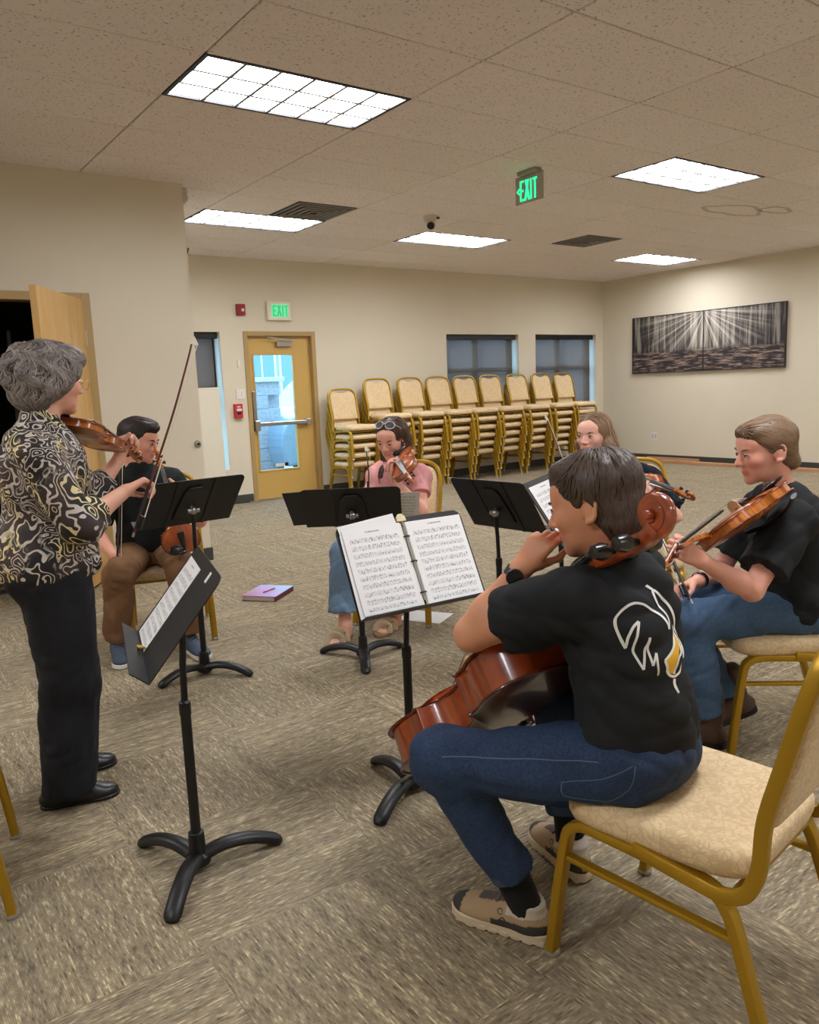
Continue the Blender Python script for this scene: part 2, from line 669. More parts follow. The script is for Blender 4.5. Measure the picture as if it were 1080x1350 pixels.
# ------------------------------------------------------------------ ceiling lights
M_TUBE = emit('fluorescent_diffuser', (246, 248, 253), LAMP)
M_LOUVER = plain('grey_louver', (122, 122, 120), 0.4)
M_LFRAME = plain('black_light_trim', (26, 24, 23), 0.5)
proto = None
names = {(0, 0): 'large lit ceiling troffer above the standing violinist', (1, 5): 'lit ceiling troffer beside the square air vent and partition corner',
         (3, 5): 'lit ceiling troffer next to the white security camera', (3, 0): 'lit ceiling troffer beside the brown water stain',
         (6, 5): 'lit ceiling troffer nearest the corner of the two painted walls'}
for (i, j) in lights:
    x, y = GX + i * TW, GY + j * TD
    lab = names.get((i, j), 'lit ceiling troffer over the seats outside the photographed area')
    if proto is None:
        r = proto = thing('ceiling_light', lab, 'ceiling light', (x, y, H), 0, 'recessed ceiling lights')
        f = MB()
        w = 0.022
        for (a, b, c, d) in ((0, TW, 0, w), (0, TW, TD - w, TD), (0, w, w, TD - w), (TW - w, TW, w, TD - w)):
            f.bx(a, b, c, d, -0.014, 0.0)
        f.obj('trim_frame', M_LFRAME, r)
        MB().bx(w, TW - w, w, TD - w, 0.0, 0.002).obj('diffuser', M_TUBE, r)
        for k in range(1, 6):
            a = w + (TW - 2 * w) * k / 6
            MB().bx(a - .009, a + .009, w, TD - w, -0.013, -0.001).obj('louver_blade', M_LOUVER, r)
        for k in range(1, 3):
            a = w + (TD - 2 * w) * k / 3
            MB().bx(w, TW - w, a - .009, a + .009, -0.0135, -0.001).obj('louver_blade', M_LOUVER, r)
    else:
        r = copy_tree(proto); r.location = (x, y, H); r['label'] = lab

# ------------------------------------------------------------------ ceiling vents
M_VENT = plain('vent_metal', (120, 116, 110), 0.45, 0.5)
M_VDARK = plain('vent_dark', (34, 32, 30), 0.7)
for n, (i, j) in enumerate(vents):
    x, y = GX + i * TW, GY + j * TD
    r = thing('air_vent', ('square louvred air vent beside the ceiling light by the partition', 'square louvred air vent between the hanging exit sign and far windows')[n],
              'air vent', (x, y, H), 0, 'ceiling air vents')
    MB().bx(.005, .605, .005, .605, -.004, 0.0).obj('duct_plate', M_VDARK, r)
    for q in range(5):
        a = 0.02 + q * 0.055
        m = MB()
        for (x0, x1, y0, y1) in ((a, .61 - a, a, a + .026), (a, .61 - a, .584 - a, .61 - a), (a, a + .026, a + .026, .584 - a), (.584 - a, .61 - a, a + .026, .584 - a)):
            m.bx(x0, x1, y0, y1, -.016 - .003 * q, -.005)
        m.obj('louver_ring', M_VENT, r, bevel=.003, seg=1)

# ------------------------------------------------------------------ exit door (door_1)
d1 = structure(thing('door_1', 'gold tan exit door with tall glass pane and push bar', None, (4.20, YB, 0)))
W, DH = 0.99, 2.085
for (a, b, c, d) in ((0, .055, 0, DH), (W - .055, W, 0, DH), (.055, W - .055, DH - .055, DH)):
    MB().bx(a, b, -0.015, 0.14, c, d).obj('door_frame', M_TAN, d1, bevel=.003)
GX0, GX1, GZ0, GZ1 = .14, .685, .37, 1.80
lf = MB()
for (a, b, c, d) in ((.058, GX0, .01, DH - .058), (GX1, W - .058, .01, DH - .058), (GX0, GX1, .01, GZ0), (GX0, GX1, GZ1, DH - .058)):
    lf.bx(a, b, 0.055, 0.10, c, d)
leaf = lf.obj('door_leaf', M_DOOR, d1)
gl = MB()
for (a, b, c, d) in ((GX0 - .018, GX0, GZ0 - .018, GZ1 + .018), (GX1, GX1 + .018, GZ0 - .018, GZ1 + .018), (GX0, GX1, GZ0 - .018, GZ0), (GX0, GX1, GZ1, GZ1 + .018)):
    gl.bx(a, b, 0.047, 0.055, c, d)
gl.obj('glass_stop', M_DOOR, leaf, bevel=.002, seg=1)
t = NT('door_glass')
g = t.n('ShaderNodeBsdfTransparent'); g.inputs[0].default_value = (0.86, 0.95, 1.0, 1)
gs = t.n('ShaderNodeBsdfGlossy'); gs.inputs['Roughness'].default_value = 0.02
mx = t.n('ShaderNodeMixShader'); mx.inputs[0].default_value = 0.06
t.l(g.outputs[0], mx.inputs[1]); t.l(gs.outputs[0], mx.inputs[2])
t.l(mx.outputs[0], t.t.nodes['Material Output'].inputs[0])
M_GLASS = t.m
MB().bx(GX0, GX1, 0.075, 0.081, GZ0, GZ1).obj('glass_pane', M_GLASS, leaf)
MB().bx(GX0 + .22, GX0 + .40, .072, .0735, GZ0 + .03, GZ0 + .07).obj('glass_sticker', plain('sticker', (215, 222, 226), .5), leaf)
MB().bx(GX0 + .35, GX0 + .40, .0705, .0718, GZ0 + .03, GZ0 + .075).obj('glass_sticker', M_BLACK, leaf)
bar = MB().bx(.12, .84, -.012, .028, .925, .975).obj('push_bar', M_CHROME, leaf, bevel=.008)
MB().bx(.075, .145, -.03, .055, .87, 1.00).obj('bar_end_cap', M_CHROME, bar, bevel=.01)
MB().bx(.80, .86, -.02, .055, .91, .99).obj('bar_end_cap', M_CHROME, bar, bevel=.008)
MB().bx(.085, .125, .02, .055, 1.0, 1.36).obj('latch_housing', M_CHROME, leaf, bevel=.006)
MB().bx(.45, .66, .0, .055, 1.90, 1.965).obj('door_closer', M_CHROME, leaf, bevel=.008)
MB().box((.50, -.03, 1.99), (.40, .018, .012), Matrix.Rotation(.12, 3, 'Y')).obj('closer_arm', M_CHROME, leaf)
for z in (.28, 1.05, 1.80):
    MB().cyl((W - .06, .045, z), (W - .06, .045, z + .11), .009).obj('hinge', M_CHROME, d1)
MB().bx(-.07, W + .03, -.02, .22, 0.0, .012).obj('threshold', M_CHROME, d1)

# ------------------------------------------------------------------ windows with roller shades
t = NT('roller_shade')
tr = t.n('ShaderNodeBsdfTransparent'); tr.inputs[0].default_value = (0.36, 0.33, 0.33, 1)
di = t.n('ShaderNodeBsdfTranslucent'); di.inputs[0].default_value = lin(176, 142, 118)
mx = t.n('ShaderNodeMixShader'); mx.inputs[0].default_value = 0.66
t.l(tr.outputs[0], mx.inputs[1]); t.l(di.outputs[0], mx.inputs[2])
t.l(mx.outputs[0], t.t.nodes['Material Output'].inputs[0])
M_SHADE = t.m
M_REVEAL = plain('window_reveal', (206, 202, 192), 0.7)


def window(name, label, x0, x1, z0, z1, shade_to, vm, hm):
    r = structure(thing(name, label, None, (x0, YB, z0)))
    w, hh = x1 - x0, z1 - z0
    for (a, b, c, d) in ((0, .05, 0, hh), (w - .05, w, 0, hh), (.05, w - .05, 0, .05), (.05, w - .05, hh - .05, hh)):
        MB().bx(a, b, .19, .24, c, d).obj('window_frame', M_BRONZE, r)
    for m in vm:
        MB().bx(m - .035, m + .035, .19, .235, .05, hh - .05).obj('mullion', M_BRONZE, r)
    for m in hm:
        MB().bx(.05, w - .05, .188, .237, m - .035, m + .035).obj('mullion', M_BRONZE, r)
    MB().bx(.05, w - .05, .21, .216, .05, hh - .05).obj('glass_pane', M_GLASS, r)
    MB().bx(.0, w - .012, .05, .12, hh - .075, hh - .002).obj('shade_valance', M_BLACK, r, bevel=.004)
    MB().bx(.02, w - .065, .085, .0875, shade_to, hh - .07).obj('roller_shade', M_SHADE, r)
    MB().bx(.02, w - .065, .078, .094, shade_to - .012, shade_to + .012).obj('shade_hem_bar', M_BRONZE, r, bevel=.003)
    return r


window('window_1', 'narrow shaded window at the partition beside the exit door', 2.95, 3.90, .43, 2.075, .99, (.44,), (.84,))
window('window_2', 'shaded window behind the chair stacks further from the corner', 7.36, 8.79, .95, 2.068, .02, (.72,), (.60,))
window('window_3', 'shaded window behind the chair stacks by the wall corner', 9.16, 10.575, .95, 2.075, .02, (.70,), (.60,))
p = thing('white_panel', 'tall cream white panel covering the lower half of the narrow window', 'panel', (3.30, YB - .045, 0))
MB().bx(0, .53, 0, .03, 0.0, 1.42).obj('board', plain('cream_board', (226, 218, 198), .5), p, bevel=.004)
MB().bx(-.004, .534, -.003, .033, 1.405, 1.425).obj('top_edge', plain('cream_edge', (238, 232, 214), .4), p, bevel=.003)

# ------------------------------------------------------------------ closet door (door_2)
d2 = structure(thing('door_2', 'open wooden closet door in a tan frame', None, (1.59, YP, 0)))
for (a, b, c, d) in ((0, .062, 0, 2.10), (-.972, -.91, 0, 2.10), (-.91, 0, 2.04, 2.10)):
    MB().bx(a, b, -.02, .13, c, d).obj('door_frame', M_TAN, d2, bevel=.003)
M_LEAF = m_wood('birch_door_veneer', (196, 150, 84), (214, 172, 104), (6, 6, 1.2), .35, 2.5, .2)
u = unit((1.14 - 1.575, 5.44 - 6.125, 0)); nn = np.array((-u[1], u[0], 0))
Rl = np.stack([u, nn, (0, 0, 1)], 1)
leaf2 = MB().box(np.array((-.012, -.025, 1.035)) + u * .43, (.84, .044, 2.03), Rl).obj('door_leaf', M_LEAF, d2, bevel=.003)
for z in (.25, 1.0, 1.78):
    MB().box((-.006, -.03, z), (.035, .02, .10)).cyl((-.006, -.042, z - .05), (-.006, -.042, z + .05), .008).obj('hinge', M_CHROME, leaf2)
kp = np.array((-.012, -.025, .95)) + u * .78
MB().lathe([(.026, .022), (.026, .03), (.012, .034), (.012, .06), (.024, .065), (.028, .08), (.02, .092), (0.002, .094)], 16, kp, -nn).obj('door_knob', M_CHROME, leaf2, smooth=True)
MB().lathe([(.026, .022), (.026, .03), (.012, .034), (.012, .06), (.024, .065), (.028, .08), (.02, .092), (0.002, .094)], 16, kp, nn).obj('door_knob', M_CHROME, leaf2, smooth=True)
MB().bx(-.91, 0, -.02, .12, 0, .008).obj('threshold', M_CHROME, d2)
o = MB().cyl((1.24, 7.0, 0.0), (1.24, 7.0, 1.9), .016).obj('metal_post', plain('dull_grey_metal', (120, 118, 116), .5, .4))
tag(o, 'thin grey metal post standing in the dark closet', 'post')

# round wall lock on the partition
r = thing('wall_lock', 'round chrome key lock on the partition wall near its corner', 'lock', (2.375, YP, .956))
MB().lathe([(.028, 0), (.028, .012), (.022, .022), (.012, .024)], 18, (0, 0, 0), (0, -1, 0)).obj('escutcheon', M_CHROME, r, smooth=True)
MB().lathe([(.011, .02), (.011, .034), (.004, .035)], 12, (0, 0, 0), (0, -1, 0)).obj('key_cylinder', M_BLACK, r)


# ------------------------------------------------------------------ signs and fittings
M_GREEN = emit('exit_green_glow', (30, 235, 140), 2.2)


def letter_bars(ch, w, hh, t):
    if ch == 'E':
        return [((0, 0), (t, hh)), ((0, 0), (w, t)), ((0, hh - t), (w, hh)), ((0, hh / 2 - t / 2), (w * .85, hh / 2 + t / 2))]
    if ch == 'I':
        return [((w / 2 - t / 2, 0), (w / 2 + t / 2, hh))]
    if ch == 'T':
        return [((w / 2 - t / 2, 0), (w / 2 + t / 2, hh)), ((0, hh - t), (w, hh))]


def exit_letters(root, mat, x0, z0, w, gap, hh, t, depth, tr):
    x = x0
    for ch in 'EXIT':
        m = MB()
        cw = w * .45 if ch == 'I' else w
        if ch == 'X':
            for sgn in (0, 1):
                a, b = ((0, 0), (cw, hh)) if sgn == 0 else ((cw, 0), (0, hh))
                m.prism([(x + a[0] + (t * .65 if not sgn else -t * .65), z0 + a[1]), (x + b[0], z0 + b[1]), (x + b[0] + (-t * 1.3 if not sgn else t * 1.3), z0 + b[1]), (x + a[0] - 0 + (-t * .65 if not sgn else t * .65), z0 + a[1])], 0, depth * (1 + .1 * sgn), tr)
        else:
            for k, (a, b) in enumerate(letter_bars(ch, cw, hh, t)):
                m.prism([(x + a[0], z0 + a[1]), (x + b[0], z0 + a[1]), (x + b[0], z0 + b[1]), (x + a[0], z0 + b[1])], 0, depth * (1 + .05 * k), tr)
        m.obj('letter', mat, root)
        x += cw + gap


r = thing('exit_sign', 'white box exit sign with green letters above the exit door', 'exit sign', (4.53, YB, 2.215))
MB().bx(0, .33, -.05, 0, 0, .232).obj('housing', plain('exit_housing', (226, 218, 196), .45), r, bevel=.008)
MB().bx(.05, .28, -.053, -.05, .04, .192).obj('stencil_face', emit('exit_face', (120, 235, 165), .9), r)
exit_letters(r, emit('exit_letter_wall', (20, 200, 120), 1.0), .066, .05, .05, .013, .13, .016, .003, lambda v: (v[0], -.053 - v[2], v[1]))

r = thing('hanging_exit_sign', 'clear hanging exit sign with glowing green letters and arrow', 'exit sign', (4.585, 4.60, H - .012))
MB().bx(-.035, .035, -.10, .10, -.03, 0).obj('ceiling_canopy', plain('canopy_grey', (150, 140, 130), .45), r, bevel=.006)
t = NT('edge_lit_acrylic')
tr_ = t.n('ShaderNodeBsdfTransparent'); tr_.inputs[0].default_value = (.92, .92, .9, 1)
t.set(lin(150, 140, 126), .2)
mx = t.n('ShaderNodeMixShader'); mx.inputs[0].default_value = 0.45
t.l(tr_.outputs[0], mx.inputs[1]); t.l(t.b.outputs[0], mx.inputs[2]); t.l(mx.outputs[0], t.t.nodes['Material Output'].inputs[0])
MB().bx(-.004, .004, -.15, .15, -.235, -.03).obj('acrylic_plate', t.m, r, bevel=.003, seg=1)
trx = lambda v: (-.005 - v[2], .15 - v[0], v[1])
exit_letters(r, M_GREEN, .055, -.215, .042, .012, .15, .014, .003, trx)
MB().prism([(.018, -.14), (.045, -.115), (.045, -.128), (.032, -.14), (.045, -.152), (.045, -.165)], 0, .003, trx).obj('arrow', M_GREEN, r)

r = thing('strobe_alarm', 'small dark red wall strobe alarm left of the exit sign'.replace('left of', 'beside'), 'fire alarm', (4.13, YB, 2.27))
MB().bx(0, .108, -.05, 0, 0, .132).obj('housing', M_RED, r, bevel=.008)
MB().ball((.07, -.05, .06), (.02, .014, .02)).obj('strobe_lens', M_WHITE, r, smooth=True)
r = thing('fire_pull_station', 'red fire alarm pull station below the white switch plate', 'fire alarm', (4.005, YB, 1.046))
MB().bx(0, .106, -.05, 0, 0, .172).obj('housing', plain('pull_red', (190, 40, 52), .4), r, bevel=.006)
MB().bx(.02, .086, -.066, -.05, .085, .115).obj('pull_bar', M_WHITE, r, bevel=.004)
MB().bx(.03, .076, -.054, -.05, .045, .07).obj('key_plate', M_BLACK, r)
MB().bx(.03, .076, -.054, -.05, .13, .145).obj('lettering_band', M_WHITE, r)
r = thing('switch_plate', 'white double light switch plate beside the exit door', 'light switch', (4.055, YB, 1.275))
MB().bx(0, .118, -.008, 0, 0, .118).obj('plate', M_WHITE, r, bevel=.003)
for k in (0, 1):
    MB().bx(.022 + k * .045, .05 + k * .045, -.014, -.008, .03, .088).obj('rocker', M_WHITE, r, bevel=.002)
o = MB().bx(4.10, 4.125, YB - .02, YB, 1.66, 1.74).obj('door_contact', M_WHITE, bevel=.003)
tag(o, 'tiny white door contact box beside the exit door frame', 'sensor')
r = thing('wall_outlet', 'white double wall outlet below the forest pictures', 'outlet', (XR, 8.05, .396))
MB().bx(-.007, 0, -.06, .06, -.06, .06).obj('plate', M_WHITE, r, bevel=.002)
for k in (-1, 1):
    MB().bx(-.01, -.007, k * .027 - .018, k * .027 + .018, -.035, .035).obj('socket', plain('socket_grey', (196, 190, 180), .5), r)

# ceiling camera, corner sensor, hung loudspeaker
r = thing('security_camera', 'white ceiling security camera with black lens ball', 'camera', (4.90, 6.25, H - .012))
MB().lathe([(.065, 0), (.068, -.02), (.06, -.045), (.045, -.06)], 20).obj('mount', plain('cam_white', (205, 196, 186), .4), r, smooth=True)
MB().bx(.0, .07, -.058, -.03, -.03, -.012).obj('vent_slot', M_BLACK, r)
hd = MB().cyl((.03, .02, -.085), (-.035, -.05, -.10), .042, k=18).obj('camera_head', plain('cam_white', (205, 196, 186), .4), r, bevel=.006)
MB().cyl((-.034, -.049, -.0998), (-.04, -.056, -.101), .034, k=18).obj('lens', M_BLACK, hd)
o = MB().ball((XP + .05, 6.30, 2.875), (.05, .05, .05), 16).bx(XP, XP + .08, 6.26, 6.34, 2.88, 2.935).obj('corner_sensor', plain('cam_white', (205, 196, 186), .4), smooth=True)
tag(o, 'rounded white motion sensor at the partition corner under the ceiling', 'sensor')
r = thing('hung_loudspeaker', 'grey wedge loudspeaker hung beside the partition corner', 'loudspeaker', (XP + .005, 6.5, 2.2))
MB().prism([(.0, .0), (.03, .02), (.145, .33), (.13, .345), (.0, .345)], 0, .4, lambda v: (v[0], v[2], v[1])).obj('cabinet', plain('speaker_grey', (108, 112, 120), .5), r, bevel=.006)
MB().prism([(.032, .022), (.147, .332), (.152, .330), (.037, .02)], 0, .4, lambda v: (v[0], v[2], v[1])).obj('front_grille', M_BLACK, r)
ring = [(.075 + .016 * math.cos(a), .03, .372 + .016 * math.sin(a)) for a in np.linspace(0, 2 * math.pi, 17)[:-1]]
MB().tube(ring, .004, 6, closed=True).obj('eye_ring', M_WHITE, r)
MB().cyl((.075, .03, .388), (.075, .03, .73), .002, k=6).obj('cable', M_CHROME, r)

# ------------------------------------------------------------------ forest pictures on the wall
def m_forest(name, flip):
    t = NT(name)
    tc = t.n('ShaderNodeTexCoord'); sx = t.n('ShaderNodeSeparateXYZ'); t.l(tc.outputs['Generated'], sx.inputs[0])
    u = sx.outputs[1]                                   # 0..1 along world y
    if flip:
        u = t.math('SUBTRACT', 1.0, u)                  # distance from the shared edge
    v = sx.outputs[2]
    c = t.n('ShaderNodeCombineXYZ'); t.l(t.math('MULTIPLY', u, 26.0), c.inputs[0]); t.l(t.math('MULTIPLY', v, 0.8), c.inputs[1]); c.inputs[2].default_value = 3.0 if flip else 9.0
    trunk = t.ramp(t.noise(c.outputs[0], 1.0, 3, .6), [(.46, 0.0), (.60, 1.0)])
    c2 = t.n('ShaderNodeCombineXYZ'); t.l(t.math('MULTIPLY', u, 120.0), c2.inputs[0]); t.l(t.math('MULTIPLY', v, 60.0), c2.inputs[1])
    speck = t.noise(c2.outputs[0], 1.0, 2)
    ang = t.math('ARCTAN2', t.math('SUBTRACT', 1.02, v), t.math('ADD', u, 0.02))
    c3 = t.n('ShaderNodeCombineXYZ'); t.l(t.math('MULTIPLY', ang, 9.0), c3.inputs[0])
    ray = t.ramp(t.noise(c3.outputs[0], 1.0, 2), [(.45, 0.0), (.62, 1.0)])
    dist = t.math('SQRT', t.math('ADD', t.math('MULTIPLY', u, u), t.math('POWER', t.math('SUBTRACT', 1.0, v), 2.0)))
    glow = t.math('SUBTRACT', 1.0, dist, clamp=True)
    up = t.ramp(v, [(.32, 0.0), (.42, 1.0)])
    trees = t.math('MULTIPLY', t.math('MULTIPLY', trunk, t.math('ADD', .35, speck)), up)
    c4 = t.n('ShaderNodeCombineXYZ'); t.l(t.math('MULTIPLY', u, 5.0), c4.inputs[0]); t.l(t.math('MULTIPLY', v, 22.0), c4.inputs[1])
    grd = t.math('MULTIPLY', t.ramp(t.noise(c4.outputs[0], 1.0, 5, .7), [(.48, 0.0), (.68, 1.0)]), t.math('SUBTRACT', 1.0, up))
    lum = t.math('ADD', t.math('MULTIPLY', trees, .42), t.math('MULTIPLY', t.math('MULTIPLY', ray, glow), t.math('MULTIPLY', up, .75)))
    lum = t.math('ADD', lum, t.math('MULTIPLY', glow, t.math('MULTIPLY', up, .12)))
    col = t.mix(t.math('MINIMUM', lum, 1.0), lin(38, 32, 36), lin(225, 215, 200))
    col = t.mix(t.math('MULTIPLY', grd, .8), col, lin(206, 176, 158))
    t.set(col, .6)
    return t.m


M_PFRAME = plain('picture_edge', (40, 34, 34), .5)
for nm, ya, yb, fl in (('forest_picture', 7.17, 8.45, False), ('forest_picture', 5.905, 7.155, True)):
    r = thing(nm, 'dark forest canvas with sun rays, the one toward the wall corner' if not fl else 'dark forest canvas with sun rays, the one away from the wall corner',
              'picture', (XR - .005, (ya + yb) / 2, 1.41), 0, 'pair of forest pictures')
    hw = (yb - ya) / 2
    MB().bx(-.035, 0, -hw, hw, 0, .865).obj('canvas', m_forest('forest_print_a' if fl else 'forest_print_b', fl), r)
    for (a, b, c, d) in ((-hw - .01, -hw, -.01, .875), (hw, hw + .01, -.01, .875), (-hw, hw, -.01, 0), (-hw, hw, .865, .875)):
        MB().bx(-.042, 0, a, b, c, d).obj('frame_strip', M_PFRAME, r)

# timber lying along the wall
M_PINE = m_wood('raw_pine', (176, 128, 90), (204, 160, 118), (1, .3, 3), .6, 6, 0)
for k, (ya, yb, xw, zz, lab) in enumerate(((4.2, 7.75, .09, .045, 'long bare pine plank lying along the baseboard'), (7.2, 8.15, .14, .07, 'short bare pine board behind the long plank by the baseboard'))):
    xx = XR - .16 if k == 0 else XR - .05
    r = thing('pine_plank', lab, 'plank', (xx, ya, 0), .012 * (k == 0), 'timber along the wall')
    MB().bx(-.05 if k == 0 else -.02, xw - .05 if k == 0 else .02, 0, yb - ya, 0, zz).obj('timber', M_PINE, r, bevel=.003)
    for q in range(3):
        MB().lathe([(.006, 0), (.006, .002)], 8, (0.0, (yb - ya) * (.15 + .34 * q), zz)).obj('nail_head', M_VDARK, r)

# ------------------------------------------------------------------ outdoors behind the door and windows
M_BLOCK = NT('split_face_block')
v = M_BLOCK.coord()
M_BLOCK.set(M_BLOCK.mix(M_BLOCK.noise(v, 34.0, 4, .7), lin(140, 138, 140), lin(226, 224, 224)), .9)
M_BLOCK.bump(M_BLOCK.noise(v, 26.0, 4, .7), .9, .03)
M_BLOCK = M_BLOCK.m
slab('ground_outside', -6, 30, YB + .24, 40, -.3, -.02, plain('asphalt', (150, 150, 150), .9))
bw = structure(thing('wall_outside', 'grey split face block wall outside the exit door', None, (2.9, 11.2, 0)))
bmes = MB().bx(0.002, .398, -.02, .1, .002, .198).mesh('block', M_BLOCK, bevel=.004, seg=1)
for rr in range(9):
    for cc in range(8):
        x = cc * .4 - (.2 if rr % 2 else 0)
        if x + .4 <= 2.85:
            link('block', bmes, bw, (x, random.uniform(-.006, .006), rr * .2 - .3))
MB().bx(-.2, 2.84, .09, .3, -.3, 1.46).obj('wall_core', M_BLOCK, bw)
MB().bx(-.25, 2.88, -.06, .36, 1.50, 1.57).obj('coping', plain('coping_stone', (222, 222, 220), .8), bw, bevel=.01)
# parked car beyond the door
CX, CY = 5.56, 10.7
car = thing('parked_car', 'pale blue parked car seen through the exit door glass', 'car', (CX, CY, -.02))
prof = [(-.05, .25), (-.12, .55), (-.05, .85), (.15, 1.0), (.55, 1.12), (1.0, 1.55), (1.5, 1.66), (2.8, 1.64), (3.6, 1.15), (4.1, 1.05), (4.2, .6), (4.15, .25)]
prof = [tuple(p) for p in smooth_path([(a, b, 0) for a, b in prof], 3)[:, :2]]
M_CAR = plain('car_paint', (150, 172, 184), .25, .2, Coat_Weight=.5)
MB().prism(prof, 0, 1.7, lambda v: (v[0], v[2], v[1])).obj('car_body', M_CAR, car, bevel=.04, seg=2)
MB().prism([(.85, 1.1), (1.15, 1.5), (1.9, 1.58), (1.9, 1.1)], -.012, .02, lambda v: (v[0], v[2], v[1])).obj('side_window', plain('car_glass', (70, 86, 96), .08), car, bevel=.01)
MB().prism([(1.98, 1.1), (1.98, 1.58), (2.7, 1.56), (3.2, 1.1)], -.012, .02, lambda v: (v[0], v[2], v[1])).obj('side_window', plain('car_glass', (70, 86, 96), .08), car, bevel=.01)
for x in (.46, 3.3):
    w_ = MB().lathe([(.20, 0), (.33, 0), (.345, .02), (.345, .2), (.33, .22), (.2, .22)], 28, (x, -.02, .33), (0, 1, 0)).obj('wheel', plain('tyre', (40, 44, 50), .8), car, smooth=True)
    MB().lathe([(.02, 0), (.1, .01), (.205, .0), (.21, .02)], 20, (x, -.03, .33), (0, 1, 0)).obj('hub_cap', M_CHROME, w_, smooth=True)
    for q in range(5):
        a = q * 2 * math.pi / 5
        MB().cyl((x + .05 * math.cos(a), -.034, .33 + .05 * math.sin(a)), (x + .18 * math.cos(a), -.034, .33 + .18 * math.sin(a)), .018, k=6).obj('wheel_spoke', plain('wheel_dark', (70, 76, 84), .4, .6), w_)
b = thing('far_building', 'pale far building with white window beyond the car', 'building', (8.6, 19.0, 0))
MB().bx(-6, 5, 0, 4, 0, 3.0).obj('wall', plain('siding', (176, 186, 196), .8), b)
MB().prism([(-6.3, 3.0), (5.3, 3.0), (5.3, 3.12), (-6.3, 3.12)], -.4, 4.4, lambda v: (v[0], v[2], v[1])).obj('roof_edge', M_WHITE, b)
for xw in (-3.4, 0.2, 1.1, 2.6):
    wn = MB().bx(xw, xw + .8, -.06, .0, 1.3, 2.4).obj('window', M_WHITE, b)
    for q in range(2):
        MB().bx(xw + .06 + q * .37, xw + .37 + q * .37, -.075, -.06, 1.38, 2.32).obj('window_pane', plain('far_glass', (110, 140, 160), .2), wn)

# ------------------------------------------------------------------ banquet chairs (front = +Y, seat top 0.425)
M_GOLD = plain('gold_chair_tube', (178, 139, 32), 0.36, 0.5, bump=.02)
M_DAMASK = m_damask('cream_damask', (228, 202, 158), (198, 165, 120))
M_CAP = plain('glide_cap', (170, 168, 162), .35, .6)


def seat_mesh():
    """rounded trapezoid cushion with a domed top"""
    n = 40; rings = []
    lev = [(0.0, .90, .362), (0.0, .975, .366), (0.0, 1.0, .382), (0, 1.0, .402), (0, .975, .417), (0, .90, .4255), (0, .6, .431), (0, .25, .433)]
    V = []; F = []
    for _, s, z in lev:
        for k in range(n):
            a = 2 * math.pi * k / n
            c, d = math.cos(a), math.sin(a)
            e = 0.34
            x = abs(c) ** e * math.copysign(1, c) * .218 * s
            y = abs(d) ** e * math.copysign(1, d) * .215 * s
            x *= 1 + .05 * (y / .215)
            V.append((x, y + .01, z - .006 * max(0, y / .215) ** 2 * (z > .41)))
    for i in range(len(lev) - 1):
        for k in range(n):
            F.append((i * n + k, i * n + (k + 1) % n, (i + 1) * n + (k + 1) % n, (i + 1) * n + k))
    F.append(tuple(range(n))[::-1]); F.append(tuple((len(lev) - 1) * n + k for k in range(n)))
    return mesh_np('seat', V, F, M_DAMASK)


def back_pt(x, t):
    """point on the back plane: x across, t height above the floor -> (x, y, z)"""
    return (x, -.205 - (t - .42) * .26, t)


def back_outline(k=1.0):
    hw = .185
    pts = [(-hw * .86, .495), (hw * .86, .495), (hw * .97, .52), (hw * 1.0, .62), (hw * 1.02, .74), (hw * .96, .81), (hw * .78, .845), (hw * .55, .850), (hw * .30, .838), (0, .832),
           (-hw * .30, .838), (-hw * .55, .850), (-hw * .78, .845), (-hw * .96, .81), (-hw * 1.02, .74), (-hw, .62), (-hw * .97, .52)]
    return pts


def back_mesh():
    base = smooth_path([(a, b, 0) for a, b in back_outline()], 3, True)[:, :2]
    c = np.array((0, .68))
    n = len(base); V = []; F = []
    lev = [(.0, -.021), (.80, -.021), (.95, -.018), (1.0, -.010), (1.0, .010), (.95, .018), (.80, .022), (.0, .024)]
    for s, o in lev:
        for p in base:
            q = c + (p - c) * max(s, .02)
            x, y, z = back_pt(q[0], q[1])
            V.append((x, y + o, z + o * .26))
    for i in range(len(lev) - 1):
        for k in range(n):
            F.append((i * n + k, i * n + (k + 1) % n, (i + 1) * n + (k + 1) % n, (i + 1) * n + k))
    return mesh_np('backrest', V, F, M_DAMASK)


